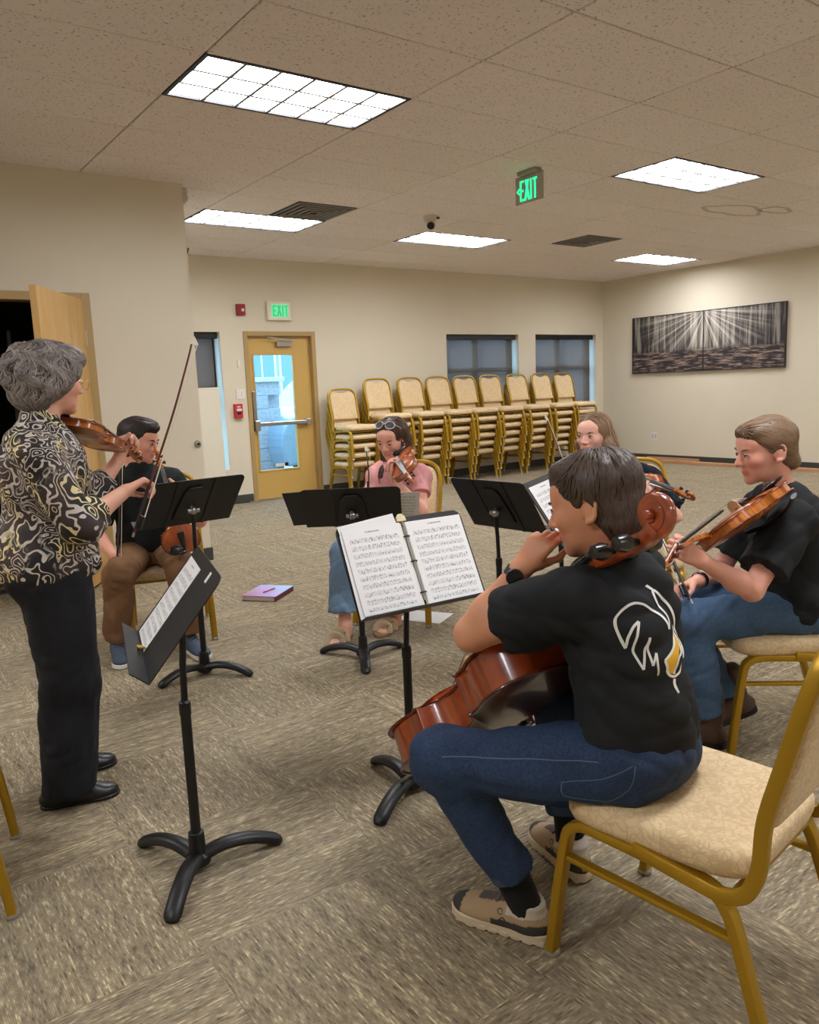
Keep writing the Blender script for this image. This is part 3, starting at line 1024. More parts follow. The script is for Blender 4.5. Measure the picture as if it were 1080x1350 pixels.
def make_chair():
    r = thing('banquet_chair', 'gold framed banquet chair', 'chair')
    link('seat_cushion', seat_mesh(), r)
    link('back_cushion', back_mesh(), r)
    pr_ = rect_prof(.024, .034, .006)
    for s in (-1, 1):
        X = s * .205
        path = [(X * 1.04, .245, 0.012), (X * 1.02, .225, .18), (X, .207, .30), (X, .196, .335), (X, .172, .352), (X, .14, .357), (X, 0.0, .352), (X, -.10, .347), (X, -.14, .338), (X, -.165, .312),
                (X * 1.01, -.185, .27), (X * 1.03, -.225, .14), (X * 1.05, -.265, .012)]
        pth = smooth_path(path, 4)
        fr = MB().sweep(pth, pr_, up=(1, 0, 0)).obj('leg_frame', M_GOLD, r, smooth=True)
        for q in (path[0], path[-1]):
            MB().lathe([(.017, 0), (.019, .004), (.019, .012), (.016, .016)], 12, (q[0], q[1], 0)).obj('glide_cap', M_CAP, fr, smooth=True)
        MB().sweep([(X * 1.005, .212, .265), (X * 1.01, -.19, .252)], rect_prof(.014, .022, .004), up=(1, 0, 0)).obj('side_stretcher', M_GOLD, r, smooth=True)
    # back frame: under the seat, down the J, up and over
    side = [(.215, .03, .362), (.215, -.08, .348), (.213, -.15, .340), (.210, -.195, .352), (.206, -.215, .385), (.203, -.225, .43)]
    up = [(.200,) + back_pt(0, .52)[1:], (.204,) + back_pt(0, .66)[1:], (.206,) + back_pt(0, .76)[1:], (.190,) + back_pt(0, .83)[1:], (.150,) + back_pt(0, .868)[1:], (.08,) + back_pt(0, .880)[1:]]
    right = side + up
    full = right + [(0,) + back_pt(0, .882)[1:]] + [(-p[0], p[1], p[2]) for p in right[::-1]]
    MB().sweep(smooth_path(full, 4), rect_prof(.022, .030, .006), up=(0, 1, .25)).obj('back_frame', M_GOLD, r, smooth=True)
    for (y, z) in ((.15, .345), (-.17, .33)):
        MB().sweep([(-.205, y, z), (.205, y, z)], rect_prof(.016, .02, .004), up=(0, 1, 0)).obj('cross_bar', M_GOLD, r, smooth=True)
    return r


chair0 = make_chair()


def place_chair(x, y, face, label, group=None, z=0.0, first=[True]):
    """face: heading of the chair front in degrees, 90 = +Y"""
    r = chair0 if first[0] else copy_tree(chair0)
    first[0] = False
    r.location = (x, y, z)
    r.rotation_euler = (0, 0, math.radians(face - 90))
    r['label'] = label
    if group:
        r['group'] = group
    elif 'group' in r:
        del r['group']
    return r


place_chair(1.475, .985, 98, 'large cream damask banquet chair under the cellist', 'chairs in use')
place_chair(2.76, 1.52, 144, 'banquet chair under the viola player in black', 'chairs in use')
place_chair(2.63, 3.76, 221, 'banquet chair under the violinist in the pink top', 'chairs in use')
place_chair(3.42, 2.68, 226, 'banquet chair with arched back behind the long-haired player in navy', 'chairs in use')
place_chair(1.46, 4.38, 252, 'banquet chair under the young man in brown trousers', 'chairs in use')
place_chair(.035, 2.44, -11, 'empty banquet chair behind the standing grey-haired woman', 'chairs in use')
ORD = ['first', 'second', 'third', 'fourth', 'fifth', 'sixth', 'seventh', 'eighth', 'ninth']
POS = ['bottom', 'second from bottom', 'third from bottom', 'fourth from bottom', 'fifth from bottom', 'top']
STACK_X = [5.45, 5.98, 6.53, 7.02, 7.505, 8.0, 8.54, 9.07, 9.56]
for k, x in enumerate(STACK_X):
    n = 5 if k == 0 else 6
    for q in range(n):
        pos = 'top' if q == n - 1 else POS[q]
        place_chair(x + random.uniform(-.003, .003), 8.74 - .024 * q, 270 + random.uniform(-.7, .7),
                    'gold banquet chair, %s one of the %s stack from the exit door' % (pos, ORD[k]), 'stacked banquet chairs', q * .1155)

# ------------------------------------------------------------------ music stands
M_STAND = plain('black_stand_enamel', (20, 20, 21), .42, .1, bump=.05, bscale=300)
M_STAND2 = plain('black_stand_desk', (30, 29, 29), .5, .1, bump=.08, bscale=500)
M_MUSIC = m_music('printed_music', 10)
M_PAPER = plain('white_paper', (238, 238, 238), .7)


def desk_mtx(c, az, tilt):
    a, t = math.radians(az), math.radians(tilt)
    n = np.array((math.cos(a), math.sin(a), 0)); side = np.array((-n[1], n[0], 0))
    up = np.array((0, 0, 1)) * math.cos(t) - n * math.sin(t)
    return np.array(c), side, up, np.cross(side, up)      # centre, x, y, front normal


def make_stand(label, c, az, tilt, leg_rot, base=None):
    bx_, by_ = base if base else c[:2]
    r = thing('music_stand', label, 'music stand', (bx_, by_, 0), 0, 'music stands')
    o = np.array((bx_, by_, 0))
    C, sx, sy, sn = desk_mtx(c, az, tilt)
    C = C - o
    # base
    MB().lathe([(.016, .115), (.022, .112), (.024, .05), (.034, .042), (.036, .02), (.026, .012)], 18).obj('base_hub', M_STAND, r, smooth=True)
    for k in range(3):
        a = math.radians(leg_rot + 120 * k)
        d = np.array((math.cos(a), math.sin(a), 0))
        pth = smooth_path([d * .02 + (0, 0, .040), d * .08 + (0, 0, .052), d * .15 + (0, 0, .046), d * .205 + (0, 0, .028), d * .245 + (0, 0, .008)], 4)
        sc = np.linspace(1.0, .95, len(pth)); sc[-1] = .55; sc[-2] = .8
        MB().tube(pth, .0215, 12, up=(0, 0, 1), scale=[(v * 1.2, v * .82) for v in sc]).obj('base_leg', M_STAND, r, smooth=True)
    top = C - sn * .035 - sy * .02
    MB().cyl((0, 0, .10), (0, 0, .48), .0145, k=16).obj('lower_tube', M_STAND, r, smooth=True)
    MB().lathe([(.0165, .465), (.0165, .50), (.011, .505)], 14).obj('tube_collar', M_STAND, r, smooth=True)
    MB().tube([(0, 0, .49), (top[0] * .3, top[1] * .3, top[2] - .12), top], .0095, 12).obj('upper_tube', M_STAND, r, smooth=True)
    MB().ball(top, (.02, .02, .02)).cyl(top - sx * .03, top + sx * .03, .011).obj('tilt_joint', M_CHROME, r, smooth=True)
    # desk plate with rounded top corners
    w, hh = .24, .155
    pts = [(-w, -hh), (w, -hh)]
    for sg, a0 in ((1, 0), (-1, 90)):
        for q in range(5):
            t = math.radians(a0 + 22.5 * q)
            pts.append((sg * (w - .03) + .03 * math.cos(t), hh - .03 + .03 * math.sin(t)))
    tr = lambda v: C + sx * v[0] + sy * v[1] + sn * v[2]
    desk = MB().prism(pts, -.0015, .0015, tr).obj('desk', M_STAND2, r)
    MB().prism([(-w, -hh), (w, -hh), (w, -hh + .003), (-w, -hh + .003)], .0, .055, tr).obj('shelf', M_STAND2, r)
    MB().prism([(-.075, -.10), (.075, -.10), (.055, .08), (.03, .11), (-.03, .11), (-.055, .08)], -.012, -.0015, tr).obj('back_plate', M_STAND, r, bevel=.004)
    for q in (-1, 1):
        MB().prism([(q * .085, -hh), (q * .10, -hh), (q * .10, hh - .005), (q * .085, hh - .005)], -.005, -.0015, tr).obj('desk_rib', M_STAND2, desk)
    MB().lathe([(.004, -.018), (.016, -.02), (.016, -.032), (.012, -.036)], 14, C - sy * .02 - sn * .02 + sx * .03, sx).obj('tilt_knob', M_CHROME, r, smooth=True)
    r['desk'] = 1
    del r['desk']
    return o, C + o, sx, sy, sn


def sheet(name, label, cat, desk, u, v, w, hh, rot, mat, lift=.003, thick=.001, group='sheets of music', curl=0.0):
    """thin sheet lying on a desk; (u,v) centre on the desk"""
    o, C, sx, sy, sn = desk
    a = math.radians(rot)
    ex = sx * math.cos(a) + sy * math.sin(a)
    ey = np.cross(sn, ex)
    c = C + sx * u + sy * v + sn * lift
    ob = None
    n = 8
    V = []; F = []
    for k, zt in enumerate((0, thick)):
        for i in range(n + 1):
            for j in range(2):
                x = -w / 2 + w * i / n
                V.append((x, -hh / 2 + hh * j, zt + curl * (x / w * 2) ** 2))
    m = (n + 1) * 2
    for i in range(n):
        F.append((i * 2, i * 2 + 1, i * 2 + 3, i * 2 + 2)); F.append((m + i * 2, m + i * 2 + 2, m + i * 2 + 3, m + i * 2 + 1))
        F.append((i * 2, i * 2 + 2, m + i * 2 + 2, m + i * 2)); F.append((i * 2 + 1, m + i * 2 + 1, m + i * 2 + 3, i * 2 + 3))
    F.append((0, m, m + 1, 1)); F.append((n * 2, n * 2 + 1, m + n * 2 + 1, m + n * 2))
    me = mesh_np(name, V, F, mat, False)
    ob = link(name, me)
    ob.matrix_world = frame_mtx(c, ex, ey, sn)
    if label:
        tag(ob, label, cat, group)
    return ob


dA = make_stand('music stand seen from its side next to the standing woman', (.704, 2.074, .770), 165.6, 38.8, 112)
dB = make_stand('music stand with a bare black back facing the young man in brown trousers', (1.336, 3.595, .843), 94, 41.8, 310)
dC = make_stand('music stand in front of the violinist in the pink top', (2.019, 3.271, .767), 54.1, 45.7, 0, (2.035, 3.262))
dD = make_stand('music stand holding the open binder in front of the cellist', (1.472, 2.033, .776), -93.9, 27.6, 328, (1.435, 2.035))
dE = make_stand('music stand with black back in front of the player in navy', (2.542, 2.797, .761), 5.1, 33.5, 200)
dF = make_stand('music stand tilted up behind the head of the cellist', (2.43, 2.28, .80), -62, 33, 200)

# A: loose sheets, a pencil and a sticker
sheet('sheet_music', 'single page of music on the stand beside the standing woman', 'sheet music', dA, -.105, -.012, .21, .265, 0, M_MUSIC)
o, C, sx, sy, sn = dA
pc = thing('pencil', 'short yellow pencil on the shelf of the side-on music stand', 'pencil', mtx=frame_mtx(C + sx * -.03 - sy * .143 + sn * .012, sx * .95 + sy * .30, sy * .95 - sx * .30, sn))
MB().tube([(-.035, 0, 0), (.032, 0, 0)], .0048, 6).obj('barrel', plain('pencil_yellow', (240, 190, 40), .4), pc)
MB().tube([(.032, 0, 0), (.044, 0, 0)], 1, 6, scale=[.0048, .001]).obj('tip', plain('pencil_wood', (214, 178, 130), .6), pc)
s_ = MB().box((0, 0, 0), (.022, .03, .001)).obj('sticker', M_PAPER)
s_.matrix_world = frame_mtx(C + sx * .12 + sy * .125 + sn * .0024, sx, sy, sn)
tag(s_, 'tiny white sticker on the desk of the side-on music stand', 'sticker')
# B: page hidden behind, C: folder and page poking out
fo = sheet('music_folder', 'charcoal folder poking out beside the stand of the pink violinist', 'folder', dC, .20, .0, .23, .27, -4, plain('charcoal_card', (40, 40, 42), .6), .004, .004, None)
sheet('sheet_music', 'page of music sticking out past the stand of the pink violinist', 'sheet music', dC, -.225, -.03, .20, .27, 3, M_MUSIC, .003)
mb_back = plain('paper_back', (205, 204, 200), .7)
# E and F pages
sheet('sheet_music', 'pale page edge showing past the stand before the player in navy', 'sheet music', dE, .15, -.0, .20, .30, 0, M_PAPER, .004)
sheet('sheet_music', 'page of music on the stand behind the head of the cellist', 'sheet music', dF, -.06, -.0, .33, .285, 0, M_MUSIC, .008)
fo = sheet('music_folder', 'dark folder under the page behind the head of the cellist', 'folder', dF, -.07, .012, .36, .31, 0, plain('charcoal_card', (40, 40, 42), .6), .003, .004, None)

# D: open ring binder
o, C, sx, sy, sn = dD
bd = thing('ring_binder', 'open ring binder of printed music on the stand before the cellist', 'binder', mtx=frame_mtx(C + sn * .004, sx, sy, sn))
M_COVER = plain('yellow_cover', (226, 216, 150), .6)
RB = .055                                            # tilt of the pages in the desk plane is small
for s in (-1, 1):
    x0, x1 = (.004, .222) if s > 0 else (-.222, -.004)
    MB().bx(x0, x1, -.150, .135, 0, .002).obj('cover', M_COVER, bd)
    for q in range(3):
        dz = .0035 + q * .0013
        xo = s * .003 * q
        yo = random.uniform(-.004, .004)
        pg = MB().bx(x0 + xo * .4 + (.003 if s > 0 else 0), x1 + xo - (0 if s > 0 else .003), -.147 + yo, .132 + yo, 0, .0008)
        me = pg.mesh('page', M_MUSIC if q == 2 else M_PAPER)
        link('page', me, bd, (0, 0, dz))
pg = MB().bx(-.115, .095, -.13, .14, 0, .0008).mesh('loose_page', M_PAPER)
lp = link('page', pg, bd, (-.105, .022, .0028)); lp.rotation_euler = (0, 0, .10)
pg = link('page', MB().bx(-.235, -.02, -.155, .115, 0, .0008).mesh('page', M_PAPER), bd, (0, 0, .0022)); pg.rotation_euler = (0, 0, -.02)
spine = MB().cyl((0, -.13, .004), (0, .12, .004), .004, k=8).obj('ring_spine', M_CHROME, bd)
for y in (-.105, 0.0, .085):
    ring = [(.011 * math.cos(a), y, .006 + .009 * math.sin(a)) for a in np.linspace(0, 2 * math.pi, 15)[:-1]]
    MB().tube(ring, .0022, 6, closed=True, up=(0, 1, 0)).obj('binder_ring', M_BLACK, bd)
cl = thing('stand_clip', 'small cream clip on the top edge of the binder stand', 'clip', mtx=frame_mtx(C + sy * .147 + sn * .004 - sx * .0, sx, sy, sn))
MB().prism([(-.018, -.008), (.018, -.008), (.016, .008), (.007, .018), (-.007, .018), (-.016, .008)], 0, .008).obj('jaw', plain('clip_cream', (226, 214, 170), .5), cl, bevel=.002)
MB().cyl((0, -.005, .004), (.002, -.038, .005), .003, k=8).obj('clip_stem', M_CHROME, cl)

# ------------------------------------------------------------------ floor things
ux = unit((.60, -.75, 0)); uy = unit((.75, .60, 0))
nb = thing('notebook', 'purple and blue notebook binder lying on the carpet', 'notebook', mtx=frame_mtx((2.235, 4.74, 0), ux, uy, (0, 0, 1)))
t = NT('notebook_cover')
g = t.n('ShaderNodeTexCoord'); sx_ = t.n('ShaderNodeSeparateXYZ'); t.l(g.outputs['Generated'], sx_.inputs[0])
t.set(t.ramp(t.math('ADD', t.math('MULTIPLY', sx_.outputs[0], .45), t.math('MULTIPLY', sx_.outputs[1], .55)), [(0.0, lin(172, 106, 140)), (.45, lin(182, 150, 206)), (1.0, lin(146, 190, 222))]), .35)
MB().bx(-.12, .12, -.145, .145, .033, .036).obj('front_cover', t.m, nb, bevel=.001, seg=1)
MB().bx(-.12, .12, -.145, .145, 0.001, .004).obj('back_cover', plain('maroon_cover', (96, 24, 44), .4), nb)
MB().bx(.116, .120, -.145, .145, .004, .033).obj('spine', plain('maroon_cover', (96, 24, 44), .4), nb)
MB().bx(-.113, .108, -.139, .139, .004, .031).obj('page_block', plain('page_edges', (214, 208, 204), .8), nb)
pn = thing('red_pen', 'thin red pen lying on the purple notebook', 'pen', mtx=frame_mtx((2.238, 4.725, .0405), uy * .96 + ux * .25, -ux * .96 + uy * .25, (0, 0, 1)))
MB().cyl((-.06, 0, 0), (.05, 0, 0), .0042, k=8).obj('barrel', plain('pen_red', (176, 34, 54), .35), pn)
MB().tube([(.05, 0, 0), (.062, 0, 0)], 1, 8, scale=[.004, .0012]).obj('tip', M_BLACK, pn)
fp = MB().box((0, 0, .001), (.21, .27, .0012)).obj('floor_paper', M_PAPER)
fp.location = (2.70, 3.62, 0); fp.rotation_euler = (0, 0, .5)
tag(fp, 'white sheet of paper on the carpet under the chair of the pink violinist', 'paper')

# ------------------------------------------------------------------ implicit surfaces for bodies, clothes and hair
def A(*v):
    return np.array(v, float)


def cone(a, b, ra, rb, k=.02, cut=None):
    return ('c', A(*a), A(*b), ra, rb, k, cut)


def ell(c, axes, radii, k=.02):
    return ('e', A(*c), np.array(axes, float), A(*radii), k)


def carve(c, axes, radii, k=.008):
    return ('-', A(*c), np.array(axes, float), A(*radii), k)


class Field:
    def __init__(s, prims, vs, pad=.012):
        lo = np.full(3, 1e9); hi = -lo
        for p in prims:
            a, b = s.bounds(p, 0)
            if p[0] != '-':
                lo = np.minimum(lo, a); hi = np.maximum(hi, b)
        s.lo = lo - pad; s.vs = vs
        n = np.ceil((hi + pad - s.lo) / vs).astype(int) + 1
        s.F = np.full(n, .2, np.float32)
        for p in prims:
            s.apply(p)

    @staticmethod
    def bounds(p, m):
        if p[0] == 'c':
            r = max(p[3], p[4]) + m
            return np.minimum(p[1], p[2]) - r, np.maximum(p[1], p[2]) + r
        r = max(p[3]) + m
        return p[1] - r, p[1] + r

    def grid(s, lo, hi):
        i0 = np.clip(np.floor((lo - s.lo) / s.vs).astype(int), 0, np.array(s.F.shape) - 1)
        i1 = np.clip(np.ceil((hi - s.lo) / s.vs).astype(int) + 1, 1, s.F.shape)
        ax = [(s.lo[a] + np.arange(i0[a], i1[a]) * s.vs).astype(np.float32) for a in range(3)]
        X = ax[0][:, None, None]; Y = ax[1][None, :, None]; Z = ax[2][None, None, :]
        return tuple(slice(i0[a], i1[a]) for a in range(3)), X, Y, Z

    def apply(s, p):
        k = p[5] if p[0] == 'c' else p[4]
        lo, hi = s.bounds(p, k + 2 * s.vs)
        sl, X, Y, Z = s.grid(lo, hi)
        if p[0] == 'c':
            a, b = p[1], p[2]
            d = b - a; L2 = float(d @ d) + 1e-9
            t = np.clip(((X - a[0]) * d[0] + (Y - a[1]) * d[1] + (Z - a[2]) * d[2]) / L2, 0, 1)
            D = np.sqrt((X - a[0] - t * d[0]) ** 2 + (Y - a[1] - t * d[1]) ** 2 + (Z - a[2] - t * d[2]) ** 2) - (p[3] + (p[4] - p[3]) * t)
            if p[6] is not None:
                c, n = p[6]
                D = np.maximum(D, (X - c[0]) * n[0] + (Y - c[1]) * n[1] + (Z - c[2]) * n[2])
        else:
            c, R, r = p[1], p[2], p[3]
            q = [((X - c[0]) * R[i][0] + (Y - c[1]) * R[i][1] + (Z - c[2]) * R[i][2]) for i in range(3)]
            k0 = np.sqrt(sum((q[i] / r[i]) ** 2 for i in range(3))) + 1e-6
            k1 = np.sqrt(sum((q[i] / r[i] ** 2) ** 2 for i in range(3))) + 1e-6
            D = k0 * (k0 - 1) / k1
        F = s.F[sl]
        if p[0] == '-':
            D = -D
            hh = np.clip(.5 - .5 * (F - D) / k, 0, 1)
            s.F[sl] = F * (1 - hh) + D * hh + k * hh * (1 - hh)
        else:
            hh = np.clip(.5 + .5 * (D - F) / k, 0, 1)
            s.F[sl] = D * (1 - hh) + F * hh - k * hh * (1 - hh)

    def clip(s, c, n, box=None):
        """keep the side opposite to n"""
        if box is None:
            sl, X, Y, Z = s.grid(s.lo, s.lo + np.array(s.F.shape) * s.vs)
        else:
            sl, X, Y, Z = s.grid(A(*box[0]), A(*box[1]))
        s.F[sl] = np.maximum(s.F[sl], (X - c[0]) * n[0] + (Y - c[1]) * n[1] + (Z - c[2]) * n[2])

    def displace(s, fn, band=.02):
        idx = np.argwhere(np.abs(s.F) < band)
        P = s.lo + idx * s.vs
        s.F[tuple(idx.T)] += fn(P).astype(np.float32)

    def sample(s, P):
        i = (P - s.lo) / s.vs
        i0 = np.clip(np.floor(i).astype(int), 0, np.array(s.F.shape) - 2)
        t = np.clip(i - i0, 0, 1)
        out = 0
        for a in (0, 1):
            for b in (0, 1):
                for c in (0, 1):
                    w = (t[:, 0] if a else 1 - t[:, 0]) * (t[:, 1] if b else 1 - t[:, 1]) * (t[:, 2] if c else 1 - t[:, 2])
                    out = out + w * s.F[i0[:, 0] + a, i0[:, 1] + b, i0[:, 2] + c]
        return out

    def grad(s, P):
        e = s.vs
        g = np.stack([s.sample(P + np.eye(3)[a] * e) - s.sample(P - np.eye(3)[a] * e) for a in range(3)], 1)
        return g / (np.linalg.norm(g, axis=1, keepdims=True) + 1e-9)

    def nets(s, relax=1):
        F = s.F
        F[0], F[-1], F[:, 0], F[:, -1], F[:, :, 0], F[:, :, -1] = (np.maximum(q, .01) for q in (F[0], F[-1], F[:, 0], F[:, -1], F[:, :, 0], F[:, :, -1]))
        S = F < 0
        nx, ny, nz = F.shape
        cnt = np.zeros((nx - 1, ny - 1, nz - 1), np.uint8)
        cor = [(a, b, c) for a in (0, 1) for b in (0, 1) for c in (0, 1)]
        for a, b, c in cor:
            cnt += S[a:nx - 1 + a, b:ny - 1 + b, c:nz - 1 + c]
        act = (cnt > 0) & (cnt < 8)
        idx = np.argwhere(act)
        ids = np.full(cnt.shape, -1, np.int32)
        ids[act] = np.arange(len(idx))
        f = [F[idx[:, 0] + a, idx[:, 1] + b, idx[:, 2] + c] for a, b, c in cor]
        acc = np.zeros((len(idx), 3)); num = np.zeros(len(idx))
        for i in range(8):
            for j in range(i + 1, 8):
                if sum(abs(cor[i][q] - cor[j][q]) for q in range(3)) == 1:
                    m = (f[i] < 0) != (f[j] < 0)
                    t = np.where(m, f[i] / (f[i] - f[j] + 1e-12), 0)
                    p = np.array(cor[i]) + (np.array(cor[j]) - np.array(cor[i])) * t[:, None]
                    acc += p * m[:, None]; num += m
        V = s.lo + (idx + acc / num[:, None]) * s.vs
        Q = []
        for ax in range(3):
            sl0 = [slice(1, -1)] * 3; sl1 = [slice(1, -1)] * 3
            sl0[ax] = slice(0, -1); sl1[ax] = slice(1, None)
            a, b = S[tuple(sl0)], S[tuple(sl1)]
            e = np.argwhere(a != b)
            pos = e.copy()
            for q in range(3):
                if q != ax:
                    pos[:, q] += 1
            sgn = a[tuple(e.T)]
            u, v = (ax + 1) % 3, (ax + 2) % 3
            def cell(du, dv):
                c = pos.copy(); c[:, u] -= du; c[:, v] -= dv
                return ids[tuple(c.T)]
            q4 = np.stack([cell(1, 1), cell(0, 1), cell(0, 0), cell(1, 0)], 1)
            q4[~sgn] = q4[~sgn][:, ::-1]
            Q.append(q4)
        Q = np.concatenate(Q)
        Q = Q[(Q >= 0).all(1)]
        for _ in range(relax):
            acc = np.zeros_like(V); num = np.zeros(len(V))
            for i in range(4):
                a, b = Q[:, i], Q[:, (i + 1) % 4]
                np.add.at(acc, a, V[b]); np.add.at(num, a, 1)
                np.add.at(acc, b, V[a]); np.add.at(num, b, 1)
            V = V * .45 + .55 * acc / np.maximum(num, 1)[:, None]
        return V, Q


def wrinkle(seed, amp=.004, freqs=(26, 60, 120), stretch=(1, 1, 1)):
    """soft creases: ridged waves in random directions that bend and fade"""
    r = np.random.default_rng(seed)
    W = []
    for f in freqs:
        for _ in range(3):
            d = r.normal(size=3) * np.array(stretch); d /= np.linalg.norm(d)
            e = r.normal(size=3); e /= np.linalg.norm(e)
            W.append((d * f * r.uniform(.75, 1.3), r.uniform(0, 6.28), (freqs[0] / f) ** .6, e * f * .22, r.uniform(0, 6.28)))
    def fn(P):
        out = np.zeros(len(P))
        for d, ph, w, e, p2 in W:
            fade = np.clip(.5 + .8 * np.sin(P @ e + p2), 0, 1)
            out += w * fade * (1 - 2 * np.abs(np.sin(.5 * (P @ d + ph + 1.3 * np.sin(P @ (e * 1.7) + p2)))) ** .8)
        return amp * out * .75
    return fn


def tint(me, cols, name='tint'):
    at = me.color_attributes.new(name, 'FLOAT_COLOR', 'POINT')
    c = np.ones((len(me.vertices), 4), np.float32)
    c[:, :3] = np.asarray(cols)[:, :3]
    at.data.foreach_set('color', c.ravel())


def child_mesh(root, name, V, Q, mat, cols=None):
    me = mesh_np(name, V - np.array(root.location), Q, mat, True)
    if cols is not None:
        tint(me, cols)
    return link(name, me, root)


def lerp(a, b, t):
    return np.array(a) * (1 - t) + np.array(b) * t


def rot_about(v, ax, ang):
    ax = unit(ax); v = np.array(v, float)
    return v * math.cos(ang) + np.cross(ax, v) * math.sin(ang) + ax * (ax @ v) * (1 - math.cos(ang))


def hand_prims(w, d, n, side, curls, s=.95, thumb=(.55, .65, .40), thumb_bend=.5, spread=.05):
    """w wrist, d hand direction, n palm normal, side 'L'/'R'; curls: 4 x (mcp, pip, dip) degrees"""
    w = np.array(w, float); d = unit(d); n = unit(np.array(n) - d * (np.array(n) @ d))
    t = np.cross(d, n) if side == 'R' else np.cross(n, d)
    P = []
    lat = (.027, .009, -.009, -.026); base = (.082, .086, .082, .073); ln = (.070, .078, .073, .056)
    for i in range(4):
        kn = w + d * base[i] * s + t * lat[i] * s
        P.append(cone(w + t * lat[i] * .55 * s + d * .004, kn, .0135 * s, .0105 * s, .012))
        c = curls[i] if isinstance(curls[0], (tuple, list)) else curls
        dd = unit(d + t * spread * (1.5 - i))
        ang = 0; p = kn
        for j, fr in enumerate((.46, .30, .24)):
            ang += math.radians(c[j])
            q = p + (dd * math.cos(ang) + n * math.sin(ang)) * ln[i] * fr * 1.12 * s
            P.append(cone(p, q, (.0098, .0086, .0078)[j] * s, (.0088, .0079, .0066)[j] * s, .003))
            p = q
    b = w + d * .020 * s + t * .020 * s + n * .004
    td = unit(d * thumb[0] + t * thumb[1] + n * thumb[2])
    P.append(cone(w + d * .01, b + td * .02 * s, .016 * s, .014 * s, .012))
    p = b
    td2 = unit(td - t * thumb_bend + d * .25 * thumb_bend)
    for j, (L, r, dv) in enumerate(((.042, .0125, td), (.032, .0105, td), (.027, .0095, td2))):
        q = p + dv * L * s
        P.append(cone(p, q, r * s, (r - .001) * s, .005))
        p = q
    return P


